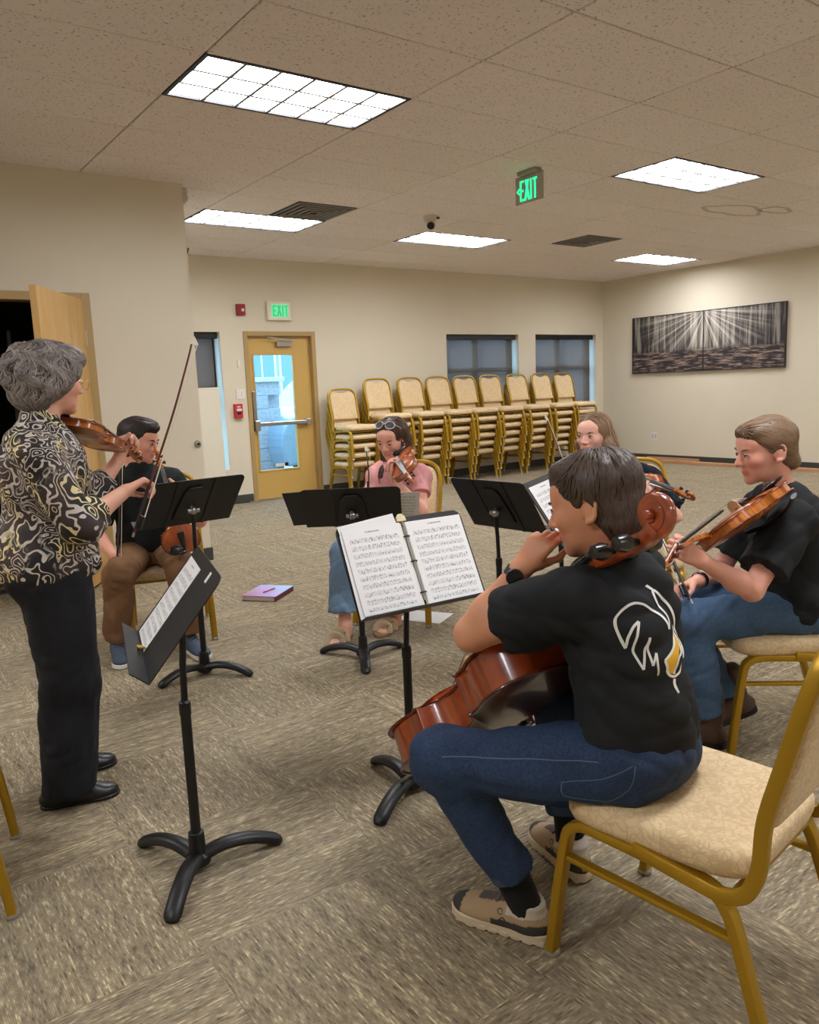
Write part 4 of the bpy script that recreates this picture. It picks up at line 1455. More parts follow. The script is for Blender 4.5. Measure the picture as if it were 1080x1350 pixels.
class Person:
    def __init__(s, label, J, look, headup=(0, 0, 1), skin=(222, 168, 140), vs=.0042, hs=.97, group=None):
        s.J = {k: A(*v) for k, v in J.items()}
        J = s.J
        base = (J['anL'] + J['anR']) / 2 if 'stand' in J else J['pel']
        s.root = thing('person', label, 'person', (base[0], base[1], 0), 0, group)
        s.skin = np.array(lin(*skin)[:3]); s.vs = vs; s.hs = hs
        s.L = unit(J['shL'] - J['shR'])
        s.U = unit((J['shL'] + J['shR']) / 2 - J['pel'])
        s.U = unit(s.U - s.L * (s.U @ s.L))
        s.Fw = np.cross(s.L, s.U)
        s.Lh = unit(J['hipL'] - J['hipR'])
        s.hf = unit(look); s.hu = unit(np.array(headup) - s.hf * (np.array(headup) @ s.hf)); s.hl = np.cross(s.hu, s.hf)
        s.ax = np.array([s.hf, s.hl, s.hu])
        s.Hc = J['head']

    def hp(s, x, y, z):
        return s.Hc + s.hs * (x * s.hf + y * s.hl + z * s.hu)

    def head_prims(s, male=False, ears=True, chin=0.0):
        k = s.hs; hp = s.hp; ax = s.ax
        j = 1.05 if male else .97
        P = [ell(hp(-.012, 0, .028), ax, (.094 * k, .074 * k, .082 * k), .02),
             ell(hp(.030, 0, -.030), ax, (.060 * k, .059 * k * j, .075 * k), .03),
             ell(hp(.036, 0, -.075), ax, (.047 * k, .044 * k * j, .033 * k), .02),
             ell(hp(.068, 0, -.100), ax, (.018 * k, .020 * k * j, .015 * k), .018),
             ell(hp(.062, 0, .038), ax, (.030 * k, .056 * k, .034 * k), .02),
             ell(hp(.078, 0, .016), ax, (.014 * k, .045 * k, .009 * k), .014)]
        for y in (-1, 1):
            P.append(ell(hp(.058, y * .038, -.024), ax, (.026 * k, .022 * k, .022 * k), .018))
        for y in (-1, 1):
            P.append(carve(hp(.100, y * .031, -.004), ax, (.018 * k, .019 * k, .012 * k), .010))
        for y in (-1, 1):
            P.append(ell(hp(.078, y * .031, -.003), ax, (.0135 * k, .0155 * k, .0125 * k), .004))
        P += [cone(hp(.086, 0, .006), hp(.107, 0, -.032), .0075 * k, .0105 * k, .008),
              ell(hp(.096, .011, -.036), ax, (.010 * k, .0075 * k, .007 * k), .006),
              ell(hp(.096, -.011, -.036), ax, (.010 * k, .0075 * k, .007 * k), .006),
              ell(hp(.0815, 0, -.0600), ax, (.013 * k, .023 * k, .006 * k), .005),
              ell(hp(.0805, 0, -.0695), ax, (.012 * k, .019 * k, .006 * k), .004)]
        if ears:
            for y in (-1, 1):
                ea = np.array([unit(s.hf - s.hl * y * .35), unit(s.hl + s.hf * y * .35), s.hu])
                P.append(ell(hp(-.010, y * .071, -.010), ea, (.0165 * k, .008 * k, .027 * k), .006))
                ring = [hp(-.012 - .016 * math.cos(t) - .004 * (math.sin(t) > 0), y * (.0765 + .006 * (1 + math.cos(t)) * .5), -.008 + (.029 if math.sin(t) > 0 else .026) * math.sin(t)) for t in np.linspace(-2.0, 2.3, 10)]
                for a_, b_ in zip(ring[:-1], ring[1:]):
                    P.append(cone(a_, b_, .0042 * k, .0042 * k, .003))
                P.append(ell(hp(-.004, y * .074, -.035), s.ax, (.008 * k, .006 * k, .009 * k), .005))
        P.append(cone(hp(-.022, 0, -.055), lerp(s.Hc, s.J['neck'], 1.0) + s.Fw * .005, .050 * k * (1.1 if male else .92), .056 * (1.1 if male else .92), .02))
        return P

    def build_body(s, hands, male=False, ears=True, feet=False, arm=1.0, extra=()):
        J = s.J
        P = []
        for q in 'LR':
            P += [cone(lerp(J['neck'], J['sh' + q], .2), J['sh' + q], .045, .045, .03),
                  cone(J['sh' + q], J['el' + q], .044 * arm, .037 * arm, .02), cone(J['el' + q], lerp(J['el' + q], J['wr' + q], .35), .036 * arm, .037 * arm, .02),
                  cone(lerp(J['el' + q], J['wr' + q], .3), J['wr' + q], .037 * arm, .0235 * arm, .02),
                  cone(J['hip' + q], J['kn' + q], .062, .045, .03), cone(J['kn' + q], J['an' + q] if feet else lerp(J['kn' + q], J['an' + q], .6), .045, .034, .02)]
        P += [ell(lerp(J['neck'], J['pel'], .3), (s.Fw, s.L, s.U), (.085, .135, .14), .03), ell(lerp(J['neck'], J['pel'], .8), (s.Fw, s.L, s.U), (.085, .125, .16), .03)]
        if feet:
            for q in 'LR':
                d = unit(feet[q]); a = J['an' + q]
                hb = A(a[0], a[1], .035)
                P += [cone(a, hb - d * .01, .036, .030, .02), cone(hb, hb + d * .10 - A(0, 0, .012), .030, .022, .02)]
                sd = np.cross(d, (0, 0, 1))
                for m in range(5):
                    p0 = hb + d * .10 + sd * (m - 2) * .013 - A(0, 0, .012)
                    P.append(cone(p0, p0 + d * (.055 - .006 * abs(m - 1.5)) - A(0, 0, .006), .011, .0085, .006))
        P += s.head_prims(male, ears)
        P += list(hands) + list(extra)
        f = Field(P, s.vs)
        V, Q = f.nets(1)
        q = (V - s.Hc) @ s.ax.T / s.hs
        c = np.tile(s.skin, (len(V), 1))
        inh = (np.abs(q) < .13).all(1)
        lips = inh & (q[:, 0] > .074) & (np.abs(q[:, 1]) < .024) & (q[:, 2] < -.054) & (q[:, 2] > -.078)
        c[lips] = c[lips] * np.array((.92, .66, .66))
        for y in (-1, 1):
            d = ((q[:, 0] - .07) / .03) ** 2 + ((q[:, 1] - y * .042) / .026) ** 2 + ((q[:, 2] + .03) / .024) ** 2
            w = np.exp(-d) * inh
            c *= 1 - w[:, None] * np.array((0, .11, .10))
        c = np.clip(c, 0, 1)
        s.body = child_mesh(s.root, 'body', V, Q, M_SKIN, c)
        return f

    def eyes(s, iris=(70, 60, 45), brow=(70, 50, 36), lid=.0, brow_w=.006):
        k = s.hs
        for y in (-1, 1):
            c = s.hp(.0788, y * .031, -.0035)
            m = MB().ball(c - np.array(s.root.location), .0128 * k, 12, s.ax)
            e = m.obj('eye', M_EYE, s.root, smooth=True)
            g = unit(s.hf * 1 + s.hl * 0)
            ic = c + g * .0102 * k
            MB().ball(ic - np.array(s.root.location), (.0035 * k, .0058 * k, .0058 * k), 12, s.ax).obj('iris', plain('iris_%d' % sum(iris), iris, .15), e, smooth=True)
            MB().ball(ic + g * .0022 * k - np.array(s.root.location), (.0022 * k, .0028 * k, .0028 * k), 10, s.ax).obj('pupil', M_BLACK, e, smooth=True)
            # upper lid and lashes
            pts = [s.hp(.0915 - .010 * (t ** 2), y * (.031 + .0145 * t), .0035 - .005 * t * t - lid) - np.array(s.root.location) for t in np.linspace(-1, 1, 7)]
            MB().tube(pts, .0019 * k, 6, scale=[.5, .9, 1, 1, 1, .9, .5]).obj('eyelash', plain('lash', (40, 28, 24), .6), s.root, smooth=True)
            pts = [s.hp(.0935 - .016 * ((t + .2) ** 2), y * (.032 + .019 * t), .0190 + .004 * t - .006 * t * t) - np.array(s.root.location) for t in np.linspace(-1, 1, 7)]
            MB().tube(pts, brow_w * .5 * k, 6, scale=[(.7, .9), (1, 1), (1, 1), (1, 1), (.9, .8), (.7, .6), (.3, .3)]).obj('eyebrow', plain('brow_%d' % sum(brow), brow, .8), s.root, smooth=True)

    def hair(s, prims, flow, color, n=1400, steps=10, step=.011, r=.0013, vs=.005, wob=.25, disp=.002, var=.35, cutface=True, seed=1, lift=.0015):
        f = Field(prims, vs)
        f.displace(wrinkle(seed, disp, (70, 120, 190)), .012)
        V, Q = f.nets(1)
        col = np.array(lin(*color)[:3])
        rng = np.random.default_rng(seed)
        loc = (V - s.Hc) @ s.ax.T / s.hs
        hue = .72 + .25 * np.sin(V @ np.array((160., 90., 60.))) * .4
        cols = [col * hue[:, None]]
        P = V[rng.choice(len(V), min(n, len(V)), replace=False)].copy()
        n = len(P)
        path = [P.copy()]
        ph = rng.uniform(0, 6.28, n)
        for k in range(steps):
            q = (P - s.Hc) @ s.ax.T / s.hs
            d = flow(q)
            d = d[:, 0:1] * s.hf + d[:, 1:2] * s.hl + d[:, 2:3] * s.hu
            g = f.grad(P)
            d = d - g * (d * g).sum(1, keepdims=True)
            d /= np.linalg.norm(d, axis=1, keepdims=True) + 1e-6
            sd = np.cross(g, d)
            d = d + sd * (wob * np.sin(ph + k * .8 + P @ np.array((60., 45., 50.))))[:, None]
            P = P + d * step
            P = P - f.grad(P) * (f.sample(P) - lift)[:, None]
            path.append(P.copy())
        path = np.stack(path, 1)                       # n, steps+1, 3
        m = steps + 1
        G = f.grad(path.reshape(-1, 3)).reshape(n, m, 3)
        T = np.gradient(path, axis=1); T /= np.linalg.norm(T, axis=2, keepdims=True) + 1e-9
        Sd = np.cross(G, T)
        rr = (r * (.5 + .5 * np.sin(np.linspace(.25, 3.0, m))))[None, :, None]
        wd = rng.uniform(.7, 1.9, (n, 1, 1))
        ring = np.stack([path + Sd * rr * wd * 1.5, path + G * rr * 1.3, path - Sd * rr * wd * 1.5], 2)   # n,m,3,3
        SV = ring.reshape(-1, 3)
        i = np.arange(n)[:, None, None] * m * 3; j = np.arange(m - 1)[None, :, None] * 3; a = np.arange(3)[None, None, :]
        q0 = i + j + a; q1 = i + j + (a + 1) % 3
        SQ = np.stack([q0, q1, q1 + 3, q0 + 3], -1).reshape(-1, 4)
        sc = col[None] * rng.uniform(1 - var, 1 + var, (n, 1))
        sc = np.repeat(sc, m * 3, 0)
        allV = np.concatenate([V, SV]); allQ = np.concatenate([Q, SQ + len(V)])
        cols = np.clip(np.concatenate([cols[0], sc]), 0, 1)
        s.hair_ob = child_mesh(s.root, 'hair', allV, allQ, M_HAIR, cols)
        return f

    def torso(s, infl=0.0, dep=1.0, wid=1.0, hip=1.0):
        J = s.J; ax = (s.Fw, s.L, s.U)
        axh = (np.cross(s.Lh, s.U), s.Lh, s.U)
        P = [ell(lerp(J['neck'], J['pel'], .27), ax, (.098 * dep + infl, .150 * wid + infl, .150 + infl), .03),
             ell(lerp(J['neck'], J['pel'], .56), ax, (.096 * dep + infl, .138 * wid + infl, .165 + infl), .04),
             ell(lerp(J['neck'], J['pel'], .86), axh, (.108 * dep * hip + infl, .150 * hip + infl, .135 + infl), .04)]
        for q in 'LR':
            P.append(cone(lerp(J['neck'], J['sh' + q], .30) - s.U * .022, J['sh' + q] - s.U * .004, .046 + infl, .050 + infl, .03))
        return P

    def garment(s, name, prims, mat, vs=.0055, wr=None, clips=(), relax=2, cols=None):
        f = Field(prims, vs)
        for c in clips:
            f.clip(*c)
        if wr is not None:
            f.displace(wr, .03)
        V, Q = f.nets(relax)
        o = child_mesh(s.root, name, V, Q, mat, cols(V) if cols else None)
        return o, V, Q

    def sleeve(s, q, frac, ra, rb, infl=0.0):
        J = s.J
        a, b = J['sh' + q], lerp(J['sh' + q], J['el' + q], frac)
        n = unit(b - a)
        return cone(a, b + n * .03, ra + infl, rb + infl, .025, (b, n))

    def collar(s, mat, r=.060, dz=.012, t=.007):
        c = s.J['neck'] + s.U * dz + s.Fw * .006 - np.array(s.root.location)
        ring = [c + s.Fw * r * 1.05 * math.cos(a) + s.L * r * math.sin(a) - s.U * .022 * math.cos(a) for a in np.linspace(0, 2 * math.pi, 25)[:-1]]
        MB().tube(ring, t, 8, closed=True, scale=[(1, 1)] * 24).obj('collar', mat, s.root, smooth=True)

    def trousers(s, mat, r=(.088, .066, .062), hem=None, wr=None, vs=.0055, hip=1.0, top=.10, name='trousers', flat=None):
        J = s.J
        axh = (np.cross(s.Lh, s.U), s.Lh, s.U)
        P = [ell(J['pel'] + s.U * .01, axh, (.112 * hip, .150 * hip, .10), .03)]
        for q in 'LR':
            h_, k_, a_ = J['hip' + q], J['kn' + q], J['an' + q]
            P.append(cone(h_, k_, r[0], r[1], .03))
            hm = hem[q] if hem else .86
            b = lerp(k_, a_, hm); n = unit(b - k_)
            P.append(cone(k_, b + n * .03, r[1], r[2], .03, (b, n)))
        clips = [] if flat is None else [((0, 0, flat), (0, 0, -1), (J['pel'] - A(.2, .2, .16), J['pel'] + A(.2, .2, .1)))]
        return s.garment(name, P, mat, vs, wr, clips)


M_SKIN = m_vcol('skin', .46, .12, .16, .05, 350)
M_HAIR = m_vcol('hair_strands', .42, spec=.5)
M_EYE = plain('eye_white', (226, 220, 214), .2)

SOLE = [(0, .004), (.012, .020), (.04, .029), (.09, .030), (.14, .034), (.19, .041), (.225, .038), (.252, .022), (.262, .004)]


def sole_outline(L, w=1.0, grow=0.0, x0=0, x1=1):
    k = L / .262
    top = [(a * k, b * w * k + grow) for a, b in SOLE]
    pts = [(a, b, 0) for a, b in top] + [(a, -b, 0) for a, b in top[::-1]]
    return smooth_path(pts, 3, True)[:, :2]


def make_shoe(root, heel, d, L, upper, sole, name='shoe', ankle=None, high=.0, solet=.022, cols=None, wid=1.0, pitch=0.0, lace=None, up=(0, 0, 1)):
    """heel: floor point under the back of the heel (world), d direction"""
    d = unit(d); upv = unit(np.array(up) - d * (np.array(up) @ d)); lf = np.cross(upv, d)
    heel = np.array(heel, float)
    k = L / .262
    T = lambda v: heel + d * v[0] + lf * v[1] + upv * v[2]
    ax = (d, lf, upv)
    P = [ell(T((.045 * k, 0, solet + .018)), ax, (.048 * k, .033 * k * wid, .032), .02), ell(T((.125 * k, 0, solet + .010)), ax, (.075 * k, .036 * k * wid, .034), .03),
         ell(T((.200 * k, 0, solet + .006)), ax, (.060 * k, .041 * k * wid, .027), .03),
         cone(T((.055 * k, 0, solet + .02)), T((.050 * k, 0, solet + .062 + high)), .034 * k, .036 * k, .02), cone(T((.075 * k, 0, solet + .045)), T((.17 * k, 0, solet + .018)), .028 * k, .022 * k, .03)]
    f = Field(P, .0038)
    f.clip(T((0, 0, solet - .003)), -upv)
    if high < .05:
        f.clip(T((.05, 0, solet + .062 + high)), unit(upv - d * .25))
    V, Q = f.nets(1)
    o = child_mesh(root, name, V, Q, upper, cols((V - heel) @ np.array(ax).T / np.array((k, k, 1))) if cols else None)
    tr = lambda v: T(v) - np.array(root.location)
    MB().prism(sole_outline(L, wid, .002), 0.0, solet, tr).obj('shoe_sole', sole, o, bevel=.003, seg=1)
    if lace is not None:
        for q in range(4):
            x = (.105 + q * .018) * k; z = solet + .072 - q * .0100
            MB().tube([tr((x, -.022, z - .010)), tr((x + .004, 0, z + .004)), tr((x + .008, .022, z - .010))], .0028, 6).obj('lace', lace, o, smooth=True)
    return o, T

# ------------------------------------------------------------------ violins, viola, cello and bows
M_VTOP = m_wood('violin_spruce_varnish', (150, 66, 22), (186, 92, 34), (40, 3, 20), .28, 2.0, .7)
M_VRIB = m_flame('violin_flamed_maple', (112, 44, 14), (214, 128, 50), 60)
M_CTOP = m_wood('cello_spruce_varnish', (134, 48, 20), (168, 70, 30), (14, 1, 8), .25, 2.0, .8)
M_CRIB = m_flame('cello_flamed_maple', (104, 34, 14), (176, 78, 30), 26)
M_CBACK = m_flame('cello_back_maple', (60, 20, 12), (92, 34, 18), 26)
M_EBONY = plain('ebony', (22, 20, 20), .3, Coat_Weight=.4)
M_PEG = plain('brown_peg_wood', (92, 34, 22), .3, Coat_Weight=.4)
M_BRIDGE = plain('maple_bridge', (206, 170, 122), .5)
M_STRING = plain('steel_string', (190, 188, 184), .3, .9)

HALF = [[(0, 0), (.07, .003), (.15, .018), (.225, .062), (.272, .125), (.290, .20), (.283, .27), (.264, .325), (.258, .352), (.268, .372)],
        [(.268, .372), (.222, .385), (.182, .420), (.160, .475), (.156, .53), (.168, .585), (.192, .630), (.232, .662)],
        [(.232, .662), (.220, .684), (.222, .725), (.234, .775), (.236, .82), (.222, .880), (.182, .940), (.12, .978), (.05, .992), (0, .995)]]


def body_outline(n=4):
    h_ = []
    for seg in HALF:
        p = smooth_path([(a, b, 0) for a, b in seg], n)[:, :2]
        h_ += [tuple(q) for q in p[:-1]]
    h_.append((0, .995))
    return np.array(h_ + [(-a, b) for a, b in h_[::-1][1:-1]])


def plate(out, L, z, arch, sgn, over=1.02, thick=.004):
    """arched plate made of rings towards the middle"""
    c = np.array((0, .5)); n = len(out); V = []; F = []
    fac = [(over, -thick), (over, 0.0), (.97, .05), (.90, -.02), (.78, .42), (.60, .76), (.40, .93), (.2, .99), (.02, 1.0)]
    for s, hgt in fac:
        for p in out:
            q = c + (p - c) * s
            V.append((q[0] * L, q[1] * L, z + sgn * ((hgt * arch if hgt > 0 else hgt) if hgt != -thick else -thick) if hgt != -.02 else z + sgn * .04 * arch))
    for i in range(len(fac) - 1):
        for k in range(n):
            F.append((i * n + k, i * n + (k + 1) % n, (i + 1) * n + (k + 1) % n, (i + 1) * n + k))
    return V, F


def make_instrument(name, label, cat, mtx, L, cello=False, group=None, chin=True, pegmat=None, shoulder=False):
    """local: y along the strings from tail to scroll, z out of the belly; body length L"""
    r = thing(name, label, cat, mtx=mtx, group=group)
    pegmat = pegmat or M_PEG
    rib = .158 * L if cello else .085 * L
    top, ribm, backm = (M_CTOP, M_CRIB, M_CBACK) if cello else (M_VTOP, M_VRIB, M_VRIB)
    out = body_outline()
    arch = .042 * L
    V, F = plate(out, L, rib / 2, arch, 1)
    bt = link('belly', mesh_np('belly', V, F, top), r)
    V, F = plate(out, L, -rib / 2, arch * .8, -1)
    link('back_plate', mesh_np('back_plate', V, F, backm), r)
    n = len(out); V = [(p[0] * L * .975, (.5 + (p[1] - .5) * .975) * L, z) for z in (-rib / 2, rib / 2) for p in out]
    link('rib_band', mesh_np('rib_band', V, [(k, (k + 1) % n, n + (k + 1) % n, n + k) for k in range(n)], ribm), r)
    # dark edge lines round both plates
    for sg in (1, -1):
        e = [(p[0] * L * 1.018, (.5 + (p[1] - .5) * 1.018) * L, sg * (rib / 2 + .0005)) for p in out]
        MB().tube(e, .0035 * L if cello else .004 * L, 6, closed=True).obj('plate_edge', M_PEG if not cello else plain('cello_edge', (88, 30, 16), .3, Coat_Weight=.5), r, smooth=True)
    zb = rib / 2 + arch
    for sg in (-1, 1):
        pts = smooth_path([(sg * .062, .60), (sg * .050, .585), (sg * .066, .57), (sg * .088, .50), (sg * .108, .43), (sg * .122, .415), (sg * .112, .40)], 5) if False else \
            smooth_path([(sg * .058 * L, .600 * L, 0), (sg * .050 * L, .588 * L, 0), (sg * .066 * L, .566 * L, 0), (sg * .086 * L, .50 * L, 0), (sg * .106 * L, .432 * L, 0), (sg * .122 * L, .414 * L, 0), (sg * .113 * L, .400 * L, 0)], 4)
        P = [(p[0], p[1], rib / 2 + arch * (.93 - 3.0 * max(0, abs(p[0] / L) - .045))) for p in pts]
        MB().tube(P, .010 * L, 6, scale=[(1, .25)] * len(P)).obj('f_hole', M_BLACK, r)
    # neck, fingerboard, pegbox, scroll
    nl = 1.36 * L if not cello else 1.37 * L           # nut position
    zn = rib / 2 + .045 * L
    MB().sweep([(0, .975 * L, rib / 2 - .02 * L), (0, 1.01 * L, rib / 2 + .01 * L), (0, 1.15 * L, zn - .012 * L), (0, nl, zn - .01 * L)],
               [(.032 * L, .012 * L), (.02 * L, -.022 * L), (-.02 * L, -.022 * L), (-.032 * L, .012 * L)], up=(0, 0, 1), scale=[1.1, 1.05, .95, .85]).obj('neck', ribm, r, smooth=True)
    fb0, fb1 = .70 * L, nl
    fz0, fz1 = zb + .055 * L, zn + .012 * L
    MB().add([(sx * w, y, z + dz) for (y, z, w) in ((fb0, fz0, .060 * L), (fb1, fz1, .034 * L)) for sx, dz in ((-1, 0), (-.5, .012 * L), (.5, .012 * L), (1, 0), (.8, -.012 * L), (-.8, -.012 * L))],
             [(k, (k + 1) % 6, 6 + (k + 1) % 6, 6 + k) for k in range(6)] + [tuple(range(6)), tuple(range(11, 5, -1))]).obj('fingerboard', M_EBONY, r)
    # pegbox sweeps back, then the volute
    pb = [(0, nl, zn), (0, nl + .10 * L, zn - .030 * L), (0, nl + .20 * L, zn - .062 * L), (0, nl + .26 * L, zn - .055 * L)]
    MB().sweep(smooth_path(pb, 4), rect_prof(.062 * L, .066 * L, .012 * L), up=(0, 0, 1), scale=list(np.linspace(1.05, .72, 13))).obj('pegbox', ribm, r, smooth=True)
    R0 = (.040 if cello else .046) * L
    cc = np.array((nl + .280 * L, zn - .045 * L + .022 * L))
    sp = []; scl = []
    for q in np.linspace(0, 1, 44):
        a = math.radians(-130) + q * math.radians(760)
        rr = R0 * (1 - q) ** .8 + .012 * L
        sp.append((0, cc[0] + rr * math.cos(a), cc[1] + rr * math.sin(a)))
        scl.append((.80 + .75 * q, 1.0 - .58 * q))
    sc_ = MB().sweep(sp, rect_prof(.052 * L, .032 * L, .008 * L), up=(1, 0, 0), scale=[(b, a) for a, b in scl]).obj('scroll', ribm, r, smooth=True)
    MB().cyl((-.044 * L, cc[0], cc[1]), (.044 * L, cc[0], cc[1]), .014 * L, k=14).obj('scroll_eye', ribm, sc_, smooth=True, bevel=.003 * L)
    for k in range(4):
        y = nl + (.045 + .048 * k) * L; z = zn - (.012 + .016 * k) * L
        sg = 1 if k % 2 else -1
        pl = .092 * L if not cello else .115 * L
        MB().lathe([(.011 * L, -.045 * L), (.012 * L, .03 * L), (.012 * L, .045 * L), (.017 * L, .05 * L), (.012 * L, .055 * L), (.026 * L, .065 * L), (.030 * L, .082 * L), (.022 * L, pl), (.004 * L, pl + .004 * L)], 12, (0, y, z), (sg, 0, 0)).obj('peg', M_EBONY if cello else pegmat, r, smooth=True)
    MB().bx(-.034 * L, .034 * L, nl - .006 * L, nl + .006 * L, zn, zn + .028 * L).obj('nut', M_EBONY, r)
    # bridge, tailpiece, strings
    by = .50 * L; bh = .092 * L
    MB().prism([(-.058 * L, 0), (-.03 * L, 0), (-.02 * L, .02 * L), (.02 * L, .02 * L), (.03 * L, 0), (.058 * L, 0), (.050 * L, .035 * L), (.056 * L, .060 * L), (.03 * L, bh), (-.03 * L, bh), (-.056 * L, .060 * L), (-.050 * L, .035 * L)],
               -.006 * L, .006 * L, lambda v: (v[0], by + v[2], zb - .006 * L + v[1])).obj('bridge', M_BRIDGE, r)
    MB().add([(sx * w, y, z + dz) for (y, z, w) in ((.045 * L, rib / 2 + .02 * L, .022 * L), (.33 * L, zb + .028 * L, .058 * L)) for sx, dz in ((-1, 0), (0, .018 * L), (1, 0), (0, -.006 * L))],
             [(k, (k + 1) % 4, 4 + (k + 1) % 4, 4 + k) for k in range(4)] + [(0, 1, 2, 3), (7, 6, 5, 4)]).obj('tailpiece', M_EBONY, r, bevel=.004 * L)
    for k in range(4):
        x = (k - 1.5)
        MB().tube([(x * .02 * L, .32 * L, zb + .03 * L), (x * .024 * L, by, zb - .002 * L + bh + .002 * L), (x * .014 * L, nl, zn + .030 * L), (x * .008 * L, nl + .1 * L, zn - .01 * L)], .0032 * L if not cello else .0028 * L, 5).obj('string', M_STRING, r)
    if chin:
        MB().ball((-.13 * L, .075 * L, rib / 2 + .055 * L), (.115 * L, .080 * L, .020 * L), 16).ball((-.04 * L, .02 * L, rib / 2 + .05 * L), (.07 * L, .02 * L, .05 * L), 12).obj('chin_rest', M_EBONY, r, smooth=True)
    if shoulder:
        MB().tube(smooth_path([(-.30 * L, .22 * L, -rib / 2 - .05 * L), (-.15 * L, .17 * L, -rib / 2 - .10 * L), (.1 * L, .16 * L, -rib / 2 - .11 * L), (.30 * L, .22 * L, -rib / 2 - .05 * L)], 4), .03 * L, 10, scale=[(1.4, .6)] * 13).obj('shoulder_rest', M_BLACK, r, smooth=True)
    if cello:
        MB().cyl((0, 0, 0), (0, -.03 * L, 0), .018 * L, k=12).obj('endpin_plug', M_EBONY, r)
    return r


def make_bow(label, frog, tip, hairdir, stick=(84, 36, 22), group='bows'):
    """frog, tip: world points; hairdir: side the hair is on"""
    frog, tip = np.array(frog, float), np.array(tip, float)
    L = np.linalg.norm(tip - frog); y = (tip - frog) / L
    z = unit(np.array(hairdir) - y * (np.array(hairdir) @ y))
    r = thing('bow', label, 'bow', mtx=frame_mtx(frog, np.cross(y, z), y, z), group=group)
    m = plain('bow_stick_%d' % sum(stick), stick, .3, Coat_Weight=.4)
    pth = smooth_path([(0, 0, 0), (0, .25 * L, .004), (0, .6 * L, .010), (0, .9 * L, .005), (0, L, 0)], 6)
    MB().tube(pth, .0042, 8, scale=list(np.linspace(1.05, .7, len(pth)))).obj('stick', m, r, smooth=True)
    MB().tube([(0, .075, .001), (0, .17, .003)], .0058, 10).obj('grip_winding', plain('bow_grip', (54, 54, 56), .4, .3), r, smooth=True)
    MB().prism([(.015, .003), (.065, .003), (.062, .022), (.02, .022)], -.006, .006, lambda v: (v[2], v[0], v[1])).obj('frog', M_EBONY, r, bevel=.002)
    MB().cyl((0, -.014, 0), (0, .002, 0), .0045, k=10).obj('end_screw', M_STRING, r)
    MB().prism([(L - .012, -.004), (L + .012, -.003), (L + .016, .004), (L - .006, .024), (L - .012, .022)], -.0035, .0035, lambda v: (v[2], v[0], v[1])).obj('tip_head', plain('bow_tip_ivory', (236, 228, 210), .4), r)
    MB().box((0, (.055 + L) / 2, .0205), (.008, L - .06, .0012)).obj('bow_hair', plain('horse_hair', (232, 224, 206), .5), r)
    return r


def axes_from(S, T, belly):
    """matrix for an instrument: tail S, towards scroll T, belly direction"""
    y = unit(np.array(T) - np.array(S)); z = unit(np.array(belly) - y * (np.array(belly) @ y))
    return frame_mtx(S, np.cross(y, z), y, z)

# ------------------------------------------------------------------ the people and what they hold
def near(q, c, r):
    return np.exp(-(((q - np.array(c)) / np.array(r)) ** 2).sum(1))[:, None]


def flow_crown(q):
    c = np.array((-.045, 0.0, .10))
    d = q - c
    d[:, 2] -= .03
    front = np.clip((q[:, 0] + .01) / .06, 0, 1)
    d[:, 0] += front * .10
    d[:, 2] -= (1 - front) * .05
    return d


def flow_down(q):
    top = np.clip((q[:, 2] - .03) / .07, 0, 1)
    d = np.stack([-.25 * np.ones(len(q)), np.sign(q[:, 1]) * (.25 + .9 * top), -.35 - .9 * (1 - top)], 1)
    return d


def flow_back(q):
    d = np.array((-.135, 0, -.055)) - q
    d[:, 1] *= .7
    return d


def flow_wave(q):
    d = q - np.array((-.03, .01, .10))
    a = np.sin(q[:, 2] * 75 + q[:, 0] * 40) * .09
    d[:, 0] += a + .03
    d[:, 1] += a * .6 * np.sign(q[:, 1])
    d[:, 2] -= .02
    return d


# ============ cellist ============
CE = dict(head=(1.378, 1.195, 1.058), neck=(1.428, 1.180, .905), pel=(1.405, 1.085, .492), shL=(1.275, 1.165, .862), shR=(1.565, 1.235, .868),
          elL=(1.178, 1.398, .748), wrL=(1.262, 1.312, .908), elR=(1.60, 1.44, .70), wrR=(1.47, 1.60, .60),
          hipL=(1.328, 1.085, .485), hipR=(1.478, 1.095, .485), knL=(1.09, 1.41, .452), knR=(1.56, 1.48, .47), anL=(1.232, 1.275, .105), anR=(1.515, 1.40, .105))
pe = Person('young man in black shirt playing the cello, seen from behind', CE, (-.40, .90, -.20), (.06, -.04, 1), skin=(214, 152, 116), vs=.0042, hs=.99)
hd = hand_prims(CE['wrL'], (.055, -.028, .075), (.55, .35, -.35), 'L', ((25, 35, 20), (30, 40, 25), (38, 45, 25), (45, 50, 30)), .93, (.7, .35, .45))
hd += hand_prims(CE['wrR'], (-.5, .5, -.25), (-.3, .3, -.9), 'R', (35, 45, 30), .95)
pe.build_body(hd, male=True, arm=1.08)
pe.eyes((80, 60, 44), (60, 42, 32))
k = pe.hs; hp = pe.hp
pe.hair([ell(hp(-.020, 0, .042), pe.ax, (.100 * k, .083 * k, .083 * k), .02), ell(hp(-.056, 0, -.028), pe.ax, (.056 * k, .070 * k, .076 * k), .02), ell(hp(.032, 0, .078), pe.ax, (.054 * k, .060 * k, .032 * k), .02),
         carve(hp(.075, 0, -.035), pe.ax, (.075 * k, .14 * k, .085 * k), .01), carve(hp(-.006, .088, -.020), pe.ax, (.026 * k, .032 * k, .042 * k), .006), carve(hp(-.006, -.088, -.020), pe.ax, (.026 * k, .032 * k, .042 * k), .006)],
        flow_crown, (82, 66, 57), n=3200, steps=6, step=.008, r=.0012, seed=3, disp=.003)
M_TEE = fabric_noise('black_cotton', (30, 32, 34), (38, 40, 42), 9, .85, .12, 900)
wr_t = wrinkle(5, .0078)
P = pe.torso(.012, 1.05, 1.0, .94) + [pe.sleeve('L', .60, .062, .066, .006), pe.sleeve('R', .60, .062, .066, .006)]
